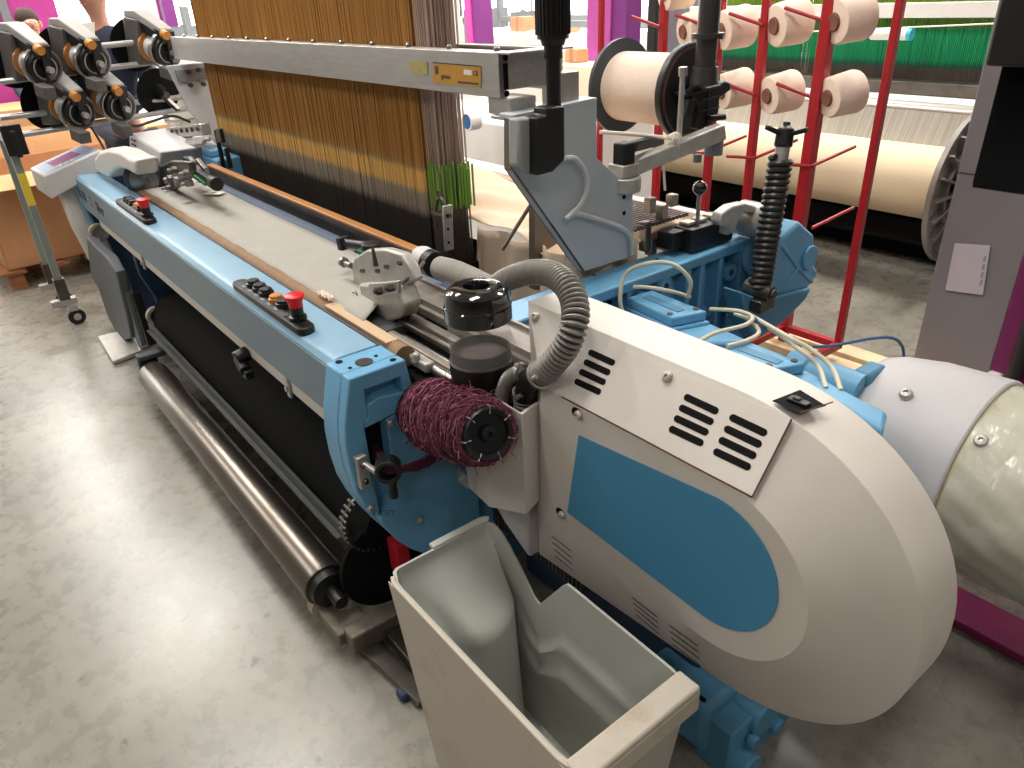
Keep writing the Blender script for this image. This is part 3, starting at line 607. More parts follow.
p = at(723, 234, z=.90); mb = MB(); mb.lathe([(.036, 0), (.036, .006), (.02, .007)], p, (0, 0, 1), 24); mb.lathe([(.022, .006), (.022, .022), (.018, .026)], p, (0, 0, 1), 6); mb.build('hex_bolt', BLUED, sf2)
# dark openings under the casting near the hose
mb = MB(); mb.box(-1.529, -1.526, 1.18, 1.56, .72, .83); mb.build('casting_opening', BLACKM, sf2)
# gear boxes with lids (behind the cover)
mb = MB()
mb.loft([[(-1.47, 1.15, .55), (-.62, 1.15, .55), (-.62, 1.62, .55), (-1.47, 1.62, .55)], [(-1.47, 1.15, .80), (-.60, 1.15, .80), (-.60, 1.42, .80), (-1.47, 1.58, .80)]]); gb = mb.build('gearbox', BLUE, loom, bevel=.012)
def lid(px, zb, corners):
    P4 = [at(a, b, z=zb) for a, b in corners]
    mb = MB(); c = sum(P4, V()) / 4; big = [c + (p - c) * 1.1 for p in P4]
    mb.loft([[below(p, .05) for p in big], [below(p, .03) for p in big]]); mb.loft([[below(p, .03) for p in P4], P4]); l = mb.build('gearbox_lid', BLUE, gb, bevel=.005)
    mb = MB(); m1, m2 = P4[0].lerp(P4[1], .5), P4[3].lerp(P4[2], .5); mb.bar(m1.lerp(m2, .15) + V((0, 0, -.001)), m1.lerp(m2, .85) + V((0, 0, -.001)), .03, .006); mb.build('lid_recess', BLUED, l)
    for q in (P4[3], P4[2]): mb = MB(); w = q.lerp(c, .25); mb.lathe([(.009, 0), (.009, .003)], w, (0, 0, 1), 14); mb.build('lid_screw', DGREY, l)
lid(0, .85, [(626, 297), (652, 290), (707, 311), (672, 318)]); lid(0, .83, [(716, 350), (748, 341), (806, 363), (772, 369)])
mb = MB(); mb.prism([at(700, 343, z=.81), at(640, 318, z=.81), at(700, 318, z=.81), at(750, 340, z=.81)], (0, 0, -.06)); mb.prism([at(770, 362, z=.80), at(884, 430, z=.80), at(888, 412, z=.80), at(808, 370, z=.80)], (0, 0, -.10)); mb.build('gearbox_shoulder', BLUE, gb, bevel=.01)
mb = MB(); mb.cyl(at(790, 366, z=.70), at(862, 392, z=.70), .05, seg=28); mb.build('gearbox_tube', BLUE, gb)
# ================================================================= tension arm, spring, whip roll at the back right
YB2 = 2.2
arm = MB()
ax_ = -1.36
ap = [(800, 221), (815, 235), (813, 262), (819, 273), (811, 285), (806, 290), (780, 304), (762, 312), (757, 302), (760, 292), (772, 268), (782, 240)]
arm.prism([at(a, b, x=-1.32) for a, b in ap], (-.07, 0, 0)); ar_ = arm.build('tension_arm', BLUE, loom, bevel=.012)
mb = MB(); p = at(808, 257, x=-1.32); mb.cyl(p, p + V((.012, 0, 0)), .042, seg=32); mb.build('pivot_cap', BLUE, ar_, bevel=.003)
mb = MB(); [mb.bar(at(*a_, x=-1.318), at(*b_, x=-1.318), .012, .012) for a_, b_ in (((782, 246), (798, 268)), ((798, 268), (812, 282)), ((776, 292), (798, 268)))]; mb.build('arm_rib', BLUE, ar_, bevel=.003)
mb = MB(); mb.cyl(at(766, 256, x=-1.50), at(766, 256, x=-1.40), .085, seg=36); mb.box(-1.52, -1.45, 2.20, 2.26, .60, .90); mb.build('arm_bearing', BLUED, ar_, bevel=.01)
mb = MB(); mb.prism([at(a, b, x=-1.30) for a, b in [(742, 292), (762, 300), (812, 288), (806, 300), (780, 326), (757, 340), (748, 325)]], (-.08, 0, 0)); mb.box(-1.46, -1.36, 2.06, 2.14, .58, .66); mb.build('arm_bracket', BLUED, ar_, bevel=.008)
s0, s1 = at(787, 122, x=-1.34), at(759, 290, x=-1.30)
d = (s1 - s0); L = d.length; dn = d.normalized()
mb = MB(); mb.cyl(s0, s1, .011, seg=14); rod = mb.build('threaded_rod', DSTEEL, loom)
mb = MB(); nC = 21; a0 = s0 + dn * (L * .20); Lc = L * .78
u = dn.cross(V((1, 0, 0))).normalized(); w = dn.cross(u)
hp = [a0 + dn * (Lc * t / (nC * 14)) + (u * math.cos(2 * PI * t / 14) + w * math.sin(2 * PI * t / 14)) * .030 for t in range(nC * 14 + 1)]
mb.tube(hp, .0095, 7); sp_ = mb.build('tension_spring', mat('spring_steel', (58, 54, 52), .4, .5), loom); sp_['label'] = 'black steel coil spring on a threaded rod'
mb = MB(); mb.cyl(s0 + dn * .05, a0 + dn * .01, .022); mb.build('spring_collar', ALU, sp_)
mb = MB(); mb.lathe([(.012, -.01), (.026, .0), (.028, .05), (.02, .055)], s0 + dn * .02, dn, 20)
for an in range(3):
    q = 2 * PI * an / 3 + .4; dv = u * math.cos(q) + w * math.sin(q); mb.bar(s0 + dn * .035 + dv * .015, s0 + dn * .02 + dv * .068, .022, .014)
mb.build('star_handle', BLACK, rod, bevel=.003)
mb = MB(); mb.cyl(s1 + V((-.05, 0, 0)), s1 + V((.05, 0, 0)), .026); mb.box(s1.x - .045, s1.x + .045, s1.y - .045, s1.y + .03, s1.z - .06, s1.z - .02); mb.cyl(s1 + V((.05, 0, 0)), s1 + V((.06, 0, 0)), .018, seg=6); mb.build('spring_clevis', DSTEEL, loom, bevel=.003)
# whip roll and clamp
mb = MB(); mb.cyl((-4.3, 2.13, .93), (-1.56, 2.13, .93), .045, seg=32); wr = mb.build('whip_roll', mat('satin_steel', (214, 204, 200), .3, .5), loom)
mb = MB(); mb.cyl((-4.3, 2.02, .87), (-1.62, 2.02, .87), .03, seg=24); mb.build('whip_roll', mat('rusty_roll', (178, 140, 128), .4, .4), loom)
p0 = at(752, 222, x=-1.50)
mb = MB(); cpts = [(720, 222), (722, 214), (733, 206), (746, 203), (756, 206), (760, 214), (752, 213), (744, 213), (738, 222), (736, 232), (728, 236), (729, 228), (721, 226)]
mb.prism([at(a, b, x=-1.44) for a, b in cpts], (-.04, 0, 0)); mb.build('roll_clamp', CAST, loom, bevel=.006)
mb = MB(); q = at(756, 220, x=-1.46); mb.cyl(q + V((-.06, 0, 0)), q + V((.06, 0, 0)), .06, seg=32); mb.build('roll_bearing', mat('roll_grey', (190, 184, 178), .35, .5), loom)
# warp stop motion (dark comb rack)
mb = MB()
for k in range(16): mb.bar((-1.95, 1.74 + k * .017, 1.0), (-1.60, 1.74 + k * .017, 1.0), .007, .012)
wsm = mb.build('warp_stop_motion', mat('dropper_steel', (110, 102, 96), .4, .6), loom); wsm['label'] = 'dark rack of thin parallel dropper bars'
mb = MB()
for (px, py, h) in ((645, 236, .10), (651, 246, .06), (650, 205, .05), (662, 212, .05), (672, 200, .04)): a = at(px, py, x=-1.62); mb.obox(a, (.03, .03, h), (1, 0, 0))
mb.build('dropper_clamp', STEEL, wsm, bevel=.003)
mb = MB(); mb.box(-1.58, -1.50, 1.90, 2.12, .905, .985); mb.box(-1.60, -1.53, 1.84, 1.91, .92, .98); mb.build('contact_rail', BLACK, wsm, bevel=.004)
mb = MB(); [mb.box(-1.575, -1.535, 1.92 + k * .06, 1.96 + k * .06, .986, .998) for k in range(3)]; mb.build('contact_rail_cap', CAST, wsm, bevel=.003)
mb = MB(); a, b = at(697, 226, x=-1.53), at(700, 188, x=-1.53); mb.cyl(a, b, .007); lv = mb.build('lever_rod', STEEL, loom); mb = MB(); mb.sphere(b, .024); mb.build('ball_knob', BLACKG, lv)
# warp sheet behind the harness + peach dust cloth
def peach(u, v):
    x = -4.4 + 2.78 * u; y = 1.46 + .64 * v
    z = .975 + .012 * math.sin(v * 5 + u * 9) + .018 * math.sin(u * 31 + v * 4) * math.sin(v * 7 + 2) + .012 * math.sin(u * 57 - v * 9)
    if u > .93: z -= (u - .93) * .2
    if v > .85: z -= (v - .85) * .35
    return (x, y, z)
# ================================================================= grey side plate carrying the harness frame
GP = [(511, 119), (597, 101), (597, 158), (633, 190), (634, 256), (583, 272), (545, 218), (512, 170)]
mb = MB(); P_ = [at(a, b, x=-1.585) for a, b in GP]; mb.prism(P_, (-.03, 0, 0)); gp = mb.build('harness_side_plate', LGREY, loom, bevel=.003); gp['label'] = 'light grey side plate carrying the harness frame, with white cable'
mb = MB(); mb.prism([at(a, b, x=-1.75) for a, b in [(535, 205), (583, 271), (583, 290), (535, 290)]], (-.03, 0, 0)); mb.prism([at(511, 119, x=-1.585), at(511, 170, x=-1.585), at(511, 170, x=-1.585) + V((-.03, 0, 0)), at(511, 119, x=-1.585) + V((-.03, 0, 0))], (0, .01, 0)); mb.prism([P_[7], P_[5], P_[5] + V((-.035, 0, 0)), P_[7] + V((-.035, 0, 0))], (0, .006, .003)); mb.build('plate_flange', mat('brown_grey_metal', (116, 106, 94), .4, .4), gp)
for q in ((624, 197), (624, 213)): p = at(*q, x=-1.584); mb = MB(); mb.cyl(p, p + V((.001, 0, 0)), .007); mb.build('plate_hole', BLACKM, gp)
mb = MB(); P2 = [at(a, b, x=-1.584) for a, b in [(513, 120), (597, 102)]]
mb.prism([P2[0], P2[1], P2[1] + V((-.06, 0, 0)), P2[0] + V((-.06, 0, 0))], (0, 0, .012)); mb.build('plate_top', LGREY, gp, bevel=.002)
# grey and black gearbox on the plate
mb = MB(); mb.prism([at(a, b, x=-1.50) for a, b in [(518, 119), (537, 117), (537, 176), (526, 174), (518, 166)]], (-.04, 0, 0)); gx = mb.build('drive_box', mat('olive_grey', (158, 160, 154), .5), gp, bevel=.006)
mb = MB(); mb.prism([at(a, b, x=-1.47) for a, b in [(537, 118), (546, 116), (546, 108), (565, 106), (565, 160), (553, 172), (537, 176)]], (-.05, 0, 0)); mb.build('drive_box_cover', BLACK, gx, bevel=.004)
# cable loop on the plate
cab = [(565, 158), (576, 159), (585, 172), (587, 188), (580, 205), (566, 219)]
mb = MB(); mb.tube(spline([at(a, b, x=-1.565) for a, b in cab], 40), .0075, 8); mb.tube(spline([at(a, b, x=-1.570) for a, b in [(566, 219), (578, 214), (600, 220), (622, 228), (631, 238), (632, 254)]], 40), .0075, 8); cbm = mb.build('plate_cable', mat('white_cable', (206, 204, 200), .4), gp)
# left side plate
GL = [(167, 66), (214, 62), (236, 110), (240, 168), (215, 142), (190, 112)]
mb = MB(); mb.prism([at(a, b, x=-4.50) for a, b in GL], (-.03, 0, 0)); gl = mb.build('harness_side_plate', LGREY, loom, bevel=.004); gl['label'] = 'light grey side plate at the far left end'
mb = MB(); mb.prism([at(a, b, x=-4.495) for a, b in [(174, 70), (212, 67), (214, 78), (178, 82)]], (.012, 0, 0)); mb.build('plate_slot_bar', MGREY, gl, bevel=.003)
for q in ((190, 85), (203, 84), (188, 72), (198, 70)): p = at(*q, x=-4.49); mb = MB(); mb.cyl(p, p + V((.02, 0, 0)), .012); mb.build('plate_bolt', DGREY, gl)
# ================================================================= hopper + tab + vacuum jar + hoses
hz0, hz1 = .60, .905
a0_, a1_, a2_, a3_, a4_ = (-1.41, .965), (-1.36, .845), (-1.18, .815), (-1.075, .85), (-1.085, .985)
def hop(z, sh=0): return [(a0_[0], a0_[1], z), (a1_[0], a1_[1], z), (a2_[0], a2_[1], z), (a3_[0], a3_[1], z), (a4_[0], a4_[1], z)]
T3 = [at(503, 407, z=.90), at(522, 414.5, z=.90), at(548, 396, z=.90)]
B3 = [at(466, 487, y=.90), at(489, 507, y=.83), at(524, 516, x=T3[1].x), at(549, 489, x=T3[2].x - .01)]
top = [V((-1.40, .97, .90)), V((-1.375, .87, .90)), V((T3[0].x - .13, T3[0].y - .005, .90)), T3[1], T3[2]]
xl = at(466, 487, y=.88)
top = [V((xl.x, .97, .90)), V((xl.x, .885, .90)), V((at(489, 507, y=.835).x, .835, .90)), T3[1], T3[2]]
bot = [V((xl.x, .97, xl.z - .0)), V((xl.x, .885, xl.z)), V((at(489, 507, y=.835).x, .835, at(489, 507, y=.835).z)), V((T3[1].x, T3[1].y, at(524, 516, x=T3[1].x).z)), V((T3[2].x, T3[2].y, at(549, 489, x=T3[2].x).z))]
mb = MB(); inn = sum(top, V()) / 5
mb.loft([bot, top, [p.lerp(inn, .06) for p in top], [below(p.lerp(inn, .08), .20) for p in top]], True, True); hp_ = mb.build('waste_hopper', BEIGE, loom, bevel=.0025); hp_['label'] = 'open faceted beige sheet-metal hopper under the hoses'
mb = MB(); q = [below(p.lerp(inn, .085), .06) for p in top]; mb.prism(q, (0, 0, -.004)); mb.build('hopper_shade', BLACKM, hp_)  # black sheet standing in for the shade inside the hopper
a = at(461, 476, y=.885); mb = MB(); mb.obox((xl.x - .015, .883, a.z), (.05, .004, .045), (1, 0, 0)); mb.build('hopper_tab', ALU, hp_); screw((xl.x - .018, .881, a.z), (0, -1, 0), .010, hp_, m=CAST)
# jar
jy = .872; jr = .0745; jx = at(480, 340, y=jy).x
zt_j = at(478, 286, y=jy).z; zl = at(480, 336, y=jy - jr).z - .016; zg = at(480, 377, y=jy - jr).z - .016
jar = thing('vacuum_jar', (jx, jy, .70), 'clear round dust jar with a glossy black domed lid, between the ribbed hoses', 'vacuum jar')
H_ = zt_j - zl
mb = MB(); mb.lathe([(jr * .97, 0), (jr * 1.03, .002), (jr * 1.03, .035), (jr, .038), (jr * .995, H_ * .62), (jr * .95, H_ * .84), (jr * .80, H_ * .96), (jr * .62, H_), (.03, H_), (.028, H_ - .004), (.026, H_ - .02), (.001, H_ - .02)], (jx, jy, zl), (0, 0, 1), 56); mb.build('lid', BLACKG, jar)
GL_ = mat('clear_plastic', (225, 222, 216), .08, alpha=.2)
mb = MB(); mb.lathe([(jr * .97, .0), (jr * .97, zl - zg)], (jx, jy, zg), (0, 0, 1), 56); g_ = mb.build('glass', GL_, jar)
g_.data.materials[0] = GL_
mb = MB(); mb.lathe([(jr * .9, -.06), (jr * .95, -.055), (jr * 1.0, -.03), (jr * 1.0, .0), (jr * .95, .004), (.001, .004)], (jx, jy, zg), (0, 0, 1), 48); mb.build('jar_base', BLACK, jar)
mb = MB(); mb.lathe([(jr * .93, .004), (jr * .93, .030), (jr * .86, .030), (jr * .86, .008), (.001, .006)], (jx, jy, zg), (0, 0, 1), 48); mb.build('filter_ring', BLACKM, jar)
mb = MB(); mb.lathe([(.001, .0), (jr * .85, .0), (jr * .85, .004), (.001, .008)], (jx, jy, zg + .008), (0, 0, 1), 40); mb.build('filter_disc', mat('dusty_grey', (104, 94, 88), .8), jar)
# hoses
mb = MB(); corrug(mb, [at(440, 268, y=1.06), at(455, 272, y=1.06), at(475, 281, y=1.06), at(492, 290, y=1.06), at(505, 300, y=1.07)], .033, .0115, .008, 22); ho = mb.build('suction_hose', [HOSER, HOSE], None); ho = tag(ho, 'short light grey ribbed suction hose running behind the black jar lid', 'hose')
mb = MB(); p0, p1 = at(421, 257, y=1.06), at(441, 268, y=1.06); mb.lathe([(.012, -.02), (.03, -.01), (.036, .01), (.036, .045)], p0, p1 - p0, 28); mb.build('hose_nozzle', CAPGREY, ho)
mb = MB(); dd = (p1 - p0).normalized(); mb.lathe([(.038, .0), (.038, .03)], p0 + dd * .045, dd, 28); mb.build('hose_cuff', BLACK, ho)
mb = MB(); HP = [at(494, 288, y=1.03), at(508, 279, y=1.01), at(530, 272.5, y=.99), at(551, 274, y=.97), at(567, 286, y=.945), at(575, 305, y=.925), at(574, 327, y=.90), at(565, 348, y=.885), at(550, 366, y=.875), at(541, 374, y=.875)]
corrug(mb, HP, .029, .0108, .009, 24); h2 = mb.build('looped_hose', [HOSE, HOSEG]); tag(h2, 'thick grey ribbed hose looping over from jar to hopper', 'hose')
e0, e1 = at(541, 374, y=.875), at(528, 381, y=.885)
mb = MB(); mb.cyl(e0, e1, .026, .027, 24); e2 = at(526, 392, y=.895); mb.cyl(e1, e2 + V((0, 0, -.02)), .027, .027, 24); mb.sphere(e1, .027); mb.build('elbow', BLACK, h2)
for c_, ax in ((e0, e1 - e0), (e2, V((0, 0, 1)))):
    mb = MB(); mb.hollow(c_ - ax.normalized() * .004, c_ + ax.normalized() * .004, .032, .028, 24); q = c_ + V((.01, -.03, .004)); mb.cyl(q, q + V((.014, 0, .01)), .005); mb.build('hose_clamp', ALU, h2)
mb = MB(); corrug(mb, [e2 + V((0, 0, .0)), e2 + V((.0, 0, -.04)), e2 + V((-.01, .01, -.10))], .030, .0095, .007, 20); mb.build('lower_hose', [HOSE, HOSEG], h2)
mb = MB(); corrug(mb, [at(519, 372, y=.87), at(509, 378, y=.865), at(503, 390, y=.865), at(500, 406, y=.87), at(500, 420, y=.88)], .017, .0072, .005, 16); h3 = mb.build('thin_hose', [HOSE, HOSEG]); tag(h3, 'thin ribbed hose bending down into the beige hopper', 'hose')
mb = MB(); q = at(520, 371, y=.87); mb.hollow(q + V((-.004, 0, 0)), q + V((.008, 0, 0)), .02, .014, 20); mb.cyl(q + V((0, -.01, .018)), q + V((.012, -.01, .022)), .005); mb.build('hose_clamp', ALU, h3)
# ================================================================= plum yarn spool
s0 = at(427, 411, x=-1.43); s1 = at(489, 434, y=.755); d = s1 - s0; Ls = d.length; dn = d.normalized()
spl = thing('yarn_spool', s0, 'black spool wound with shaggy plum-coloured yarn, beside the blue side plate', 'yarn spool')
mb = MB(); mb.lathe([(.02, -.03), (.02, -.004), (.080, -.004), (.082, .0), (.082, .010), (.06, .012)], s0, dn, 40); mb.cyl(s0 - dn * .10, s0, .022); mb.build('back_flange', BLACK, spl)
mb = MB(); mb.lathe([(.056, Ls - .03), (.058, Ls), (.055, Ls + .006), (.046, Ls + .004), (.044, Ls - .008), (.020, Ls - .010), (.016, Ls + .002), (.006, Ls + .003), (.006, Ls - .004), (.0001, Ls - .004)], s0, dn, 40); ff_ = mb.build('front_flange', BLACK, spl)
u = dn.cross(V((0, 0, 1))).normalized(); w = u.cross(dn)
def rad(t): return .070 + .014 * math.sin(PI * min(1, t * 1.15)) + .004 * math.sin(9 * t) - (.010 * max(0, t - .8) / .2)
mb = MB()
def ycore(a, t):
    an = a * 2 * PI; r = rad(t) - .004 + .003 * math.sin(an * 5 + t * 20) + .003 * math.sin(an * 3 - t * 33)
    return s0 + dn * (.010 + t * (Ls - .02)) + (u * math.cos(an) + w * math.sin(an)) * r
mb.grid(ycore, 60, 40); yc = mb.build('yarn_winding', YPURP, spl); yc['label'] = 'plum yarn winding'
for nm, mm, cnt, rr in (('yarn_strands', YPURP, 210, .0019), ('yarn_strands_light', YPURPL, 90, .0013), ('yarn_strands_dark', YPURPD, 110, .0017)):
    mb = MB()
    for i in range(cnt):
        t0 = random.random(); dt = random.uniform(-.35, .35); a0 = random.random() * 2 * PI; da = random.uniform(1.2, 3.4); pts = []; off = random.uniform(-.003, .008)
        for k in range(12):
            f_ = k / 11; t = min(1, max(0, t0 + dt * f_)); an = a0 + da * f_
            pts.append(s0 + dn * (.010 + t * (Ls - .02)) + (u * math.cos(an) + w * math.sin(an)) * (rad(t) + off + random.uniform(-.003, .005)))
        mb.tube(pts, rr, 4)
    for i in range(int(cnt * .8)):
        t = random.random(); an = random.random() * 2 * PI; b0 = s0 + dn * (.01 + t * (Ls - .02)) + (u * math.cos(an) + w * math.sin(an)) * rad(t)
        rv = V((random.gauss(0, 1), random.gauss(0, 1), random.gauss(0, 1))).normalized() * .011 + (u * math.cos(an) + w * math.sin(an)) * .009
        mb.tube([b0, b0 + rv, b0 + rv * 1.6 + V((0, 0, -.005))], .0007, 3)
    o_ = mb.build(nm, mm, spl); o_['kind'] = 'stuff'
mb = MB()
for k in range(7):
    an = 2 * PI * k / 7; q = s0 + dn * (Ls + .003) + (u * math.cos(an) + w * math.sin(an)) * .054; r_ = (u * math.cos(an) + w * math.sin(an)); mb.tube([q + r_ * .008 - dn * .012, q + r_ * .007 + dn * .002, q - r_ * .010 + dn * .001], .0014, 5)
mb.build('flange_staples', ALU, ff_)
# yarn tail through the eyelet into the window
mb = MB(); st_ = s0 + dn * (Ls * .3) + V((0, -.03, -.05)); E1 = at(450, 462, x=-1.33); eC = at(389, 469, x=-1.36); wC = V((-1.50, .675, .68))
for i in range(90):
    j = lambda s_: V((random.gauss(0, s_), random.gauss(0, s_), random.gauss(0, s_)))
    mb.tube(spline([st_ + j(.011), E1.lerp(st_, .5) + j(.007), eC.lerp(E1, .5) + j(.006), eC + j(.005), eC.lerp(wC, .5) + j(.005), wC + j(.006)], 20), .0011, 3)
tail = mb.build('yarn_tail', YPURPD, spl); tail['kind'] = 'stuff'; tail['label'] = 'dark plum strands drawn through the black eyelet'
# ================================================================= cables at the gearbox
WH = CREAM
def cable(name, pts, r, m, label, n=50):
    mb = MB(); mb.tube(spline(pts, n), r, 8); o = mb.build(name, m); return tag(o, label, 'cable')
cable('air_hose', [at(625, 318, z=.80), at(620, 300, z=.86), at(625, 275, z=.93), at(645, 264, z=.97), at(672, 264, z=.97), at(690, 280, z=.92), at(688, 297, z=.86)], .0065, WH, 'cream hose arching over the smaller blue gearbox lid')
cable('air_hose', [at(612, 308, z=.82), at(601, 300, z=.83), at(610, 290, z=.86), at(640, 287, z=.88), at(670, 291, z=.87), at(690, 297, z=.84)], .006, WH, 'cream hose lying flat behind the gearbox lid nearest the hose loop')
cable('air_hose', [at(692, 346, z=.84), at(715, 333, z=.86), at(745, 325, z=.86), at(752, 317, z=.86), at(738, 311, z=.85), at(710, 309, z=.83)], .006, WH, 'cream hose curling between the two blue gearbox lids')
cable('air_hose', [at(727, 346, z=.84), at(748, 340, z=.84), at(759, 332, z=.84), at(750, 320, z=.84), at(735, 314, z=.82)], .006, WH, 'short cream hose ending at a fitting beside the rear gearbox lid')
cable('air_hose', [at(752, 318, z=.84), at(775, 332, z=.85), at(800, 350, z=.85), at(818, 366, z=.82), at(826, 388, z=.80)], .006, WH, 'cream hose running down towards the black opening, left one of the pair')
cable('air_hose', [at(752, 316, z=.85), at(785, 335, z=.87), at(812, 350, z=.85), at(832, 368, z=.82), at(841, 390, z=.80)], .006, WH, 'cream hose running down towards the grey cylinder cap, right one of the pair')
cable('blue_cable', [at(750, 315, z=.86), at(775, 333, z=.84), at(800, 345, z=.80), at(830, 346, z=.76), at(868, 339, z=.74), at(892, 338, z=.72), at(902, 346, z=.66), at(904, 356, z=.62)], .0048, mat('cable_blue', (70, 104, 146), .4), 'thin blue cable reaching across to the grey cylinder cap')
# ================================================================= harness frame + cords
hf = thing('harness_frame', (-3.2, 1.3, 1.45), 'long aluminium harness frame crossing in front of the brown cords, with an ochre label', 'harness frame')
yF = 1.26; zb, zt_ = 1.455, 1.548
ztop = at(500, 53, y=yF).z; zbot = at(499, 98.5, y=yF).z; xR_ = at(499, 75, y=yF).x; xLf = at(172, 50, y=yF).x
mb = MB(); mb.box(xLf, xR_, yF, yF + .025, zbot, ztop); mb.box(xLf, xR_, yF + .025, yF + .06, ztop - .008, ztop); fb = mb.build('front_beam', ALU, hf, bevel=.002)
mb = MB(); mb.box(xLf, xR_, yF + .20, yF + .225, zbot, ztop); mb.box(xLf, xR_, yF + .18, yF + .22, ztop - .008, ztop); mb.build('rear_beam', ALU, hf, bevel=.002)
mb = MB(); mb.box(xR_ - .004, xR_ + .012, yF + .02, yF + .21, zbot + .02, ztop - .005); mb.box(xR_ - .01, xR_ + .05, yF + .0, yF + .22, ztop - .004, ztop + .002); mb.build('end_plate', ALU, hf, bevel=.002)
mb = MB(); mb.box(xLf, xLf + .02, yF, yF + .21, zbot, ztop); mb.build('end_plate', ALU, hf, bevel=.002)
mb = MB(); mb.box(xR_ - .02, xR_ + .002, yF - .002, yF + .0, zbot + .02, ztop - .02); mb.build('end_cap', ALU, hf)
for dz in (.012, ztop - zbot - .012): mb = MB(); mb.cyl((xR_ + .013, yF + .012, zbot + dz), (xR_ + .016, yF + .012, zbot + dz), .008); mb.build('end_hole', BLACKM, hf)
mb = MB(); mb.box(xR_ + .012, xR_ + .014, yF + .005, yF + .02, zbot + .022, ztop - .025); mb.build('end_slot', BLACKM, hf)
mb = MB(); mb.box(xR_ - .07, xR_ + .03, yF + .01, yF + .10, zbot - .045, zbot); mb.box(xR_ - .05, xR_ + .05, yF + .0, yF + .26, zbot - .055, zbot - .045); mb.box(xR_ - .03, xR_ + .05, yF + .17, yF + .24, zbot - .045, zbot + .05); mb.build('frame_foot', ALU, hf, bevel=.003)
for k in range(13):
    x = xLf + .15 + (xR_ - xLf - .2) * (k / 12) ** 1.0; mb = MB(); mb.lathe([(.009, 0), (.009, .008), (.004, .012)], (x, yF + .035, ztop), (0, 0, 1), 8); mb.build('frame_screw', STEEL, hf)
def fp(px, py): return at(px, py, y=yF - .001)
mb = MB(); mb.prism([fp(433, 62), fp(481, 66), fp(481, 87.5), fp(433, 83)], (0, -.0008, 0)); lb = mb.build('ochre_label', LBL, fb)
a = fp(450, 75); 
mb = MB(); mb.prism([fp(433, 62), fp(481, 66), fp(481, 67), fp(433, 63)], (0, -.0012, 0)); mb.prism([fp(458, 81), fp(479, 83), fp(479, 85), fp(458, 83)], (0, -.0012, 0)); mb.prism([fp(435, 66), fp(438.5, 66.3), fp(439, 74), fp(435.5, 74)], (0, -.0012, 0)); mb.build('label_print', INK, lb)
mb = MB(); mb.prism([fp(464, 69.5), fp(472, 70.5), fp(472, 75.5), fp(464, 74.5)], (0, -.0012, 0)); mb.build('label_patch', WHITE, lb)
c = fp(446, 76.5); text('grosse', (c.x, c.y - .0012, c.z), (1, 0, 0), (0, 0, 1), .018, INK, lb)
c = fp(476, 73.5); text('CE', (c.x, c.y - .0012, c.z), (1, 0, 0), (0, 0, 1), .018, INK, lb)
mb = MB(); mb.prism([fp(410, 61), fp(427, 62), fp(428, 75), fp(411, 73)], (0, -.0008, 0)); mb.build('worn_label', LBL2, fb)
# cords
HC = cord_mat('harness_cord', [(.80, (44, 38, 34)), (1.02, (58, 50, 44)), (1.05, (150, 138, 124)), (1.105, (164, 150, 128)), (1.125, (236, 188, 112)), (1.178, (240, 194, 112)), (1.195, (176, 146, 100)), (1.21, (190, 136, 66)), (1.5, (184, 130, 62)), (2.8, (182, 130, 64))], dark=.72)
HX0, HX1 = -4.31, -2.19
def cords(mb, x0, x1, y0, y1, nx, ny, zb_, zt, r, taper=.0):
    for j in range(ny):
        for i in range(nx):
            x = x0 + (x1 - x0) * (i + .5 * (j % 2)) / nx; y = y0 + (y1 - y0) * j / max(1, ny - 1); dx = random.gauss(0, .0018); dy = random.gauss(0, .002)
            v = []
            for k, z in enumerate((zb_, (zb_ + zt) / 2 * .55 + zb_ * .45, zt)):
                f = taper * max(0, z - 1.5); xx = x + (dx if k == 1 else 0) - f * (x - (x0 + x1) / 2); yy = y + (dy if k == 1 else 0)
                v.append([mb.b.verts.new((xx + r * a, yy + r * b, z)) for a, b in ((-1, 0), (0, -1), (1, 0), (0, 1))])
            for k in range(2):
                for q in range(4): mb.face([v[k][q], v[k][(q + 1) % 4], v[k + 1][(q + 1) % 4], v[k + 1][q]])
cords(mb := MB(), HX0, HX1, 1.33, 1.435, 440, 8, .80, 2.6, .0024)
hc = mb.build('harness_cords', HC, smooth=False); tag(hc, 'dense curtain of brown harness cords with yellow and grey bands above the loom', 'harness cords', kind='stuff')
HC2 = cord_mat('clear_cord', [(.80, (60, 52, 46)), (1.0, (110, 96, 84)), (1.2, (196, 172, 156)), (1.5, (204, 174, 160)), (2.8, (210, 178, 166))])
cords(mb := MB(), -2.17, -2.09, 1.33, 1.435, 13, 12, .80, 2.6, .0018)
h2_ = mb.build('harness_cords_edge', HC2, smooth=False); tag(h2_, 'narrow band of pale pinkish edge cords at the right side of the brown curtain', 'harness cords', kind='stuff')
mb = MB()
for j in range(9):
    for i in range(7): x = -2.168 + .09 * i / 6 + random.gauss(0, .003); y = 1.325 + .115 * j / 8 + random.gauss(0, .004); mb.cyl((x, y, 1.055 + random.gauss(0, .006)), (x, y, 1.20 + random.gauss(0, .01)), .0042, seg=6)
gs = mb.build('green_sleeves', LIME); tag(gs, 'lime green sleeves on the pale edge cords', 'cord sleeves', kind='stuff')
mb = MB(); mb.box(-4.36, -2.06, 1.30, 1.58, .78, .86); mb.box(-4.36, -1.95, 1.20, 1.30, .80, .88); mb.build('heddle_bed', BLACKM, loom)
mb = MB(); a, b = at(447, 205, y=1.30), at(449, 250, y=1.30); mb.bar(a, b, .035, .012); hg = mb.build('harness_guide', ALU, loom, bevel=.003)
for t in (.2, .5, .8): q = a.lerp(b, t) + V((.012, -.008, 0)); mb = MB(); mb.cyl(q, q + V((.004, -.002, 0)), .004); mb.build('guide_hole', BLACKM, hg)
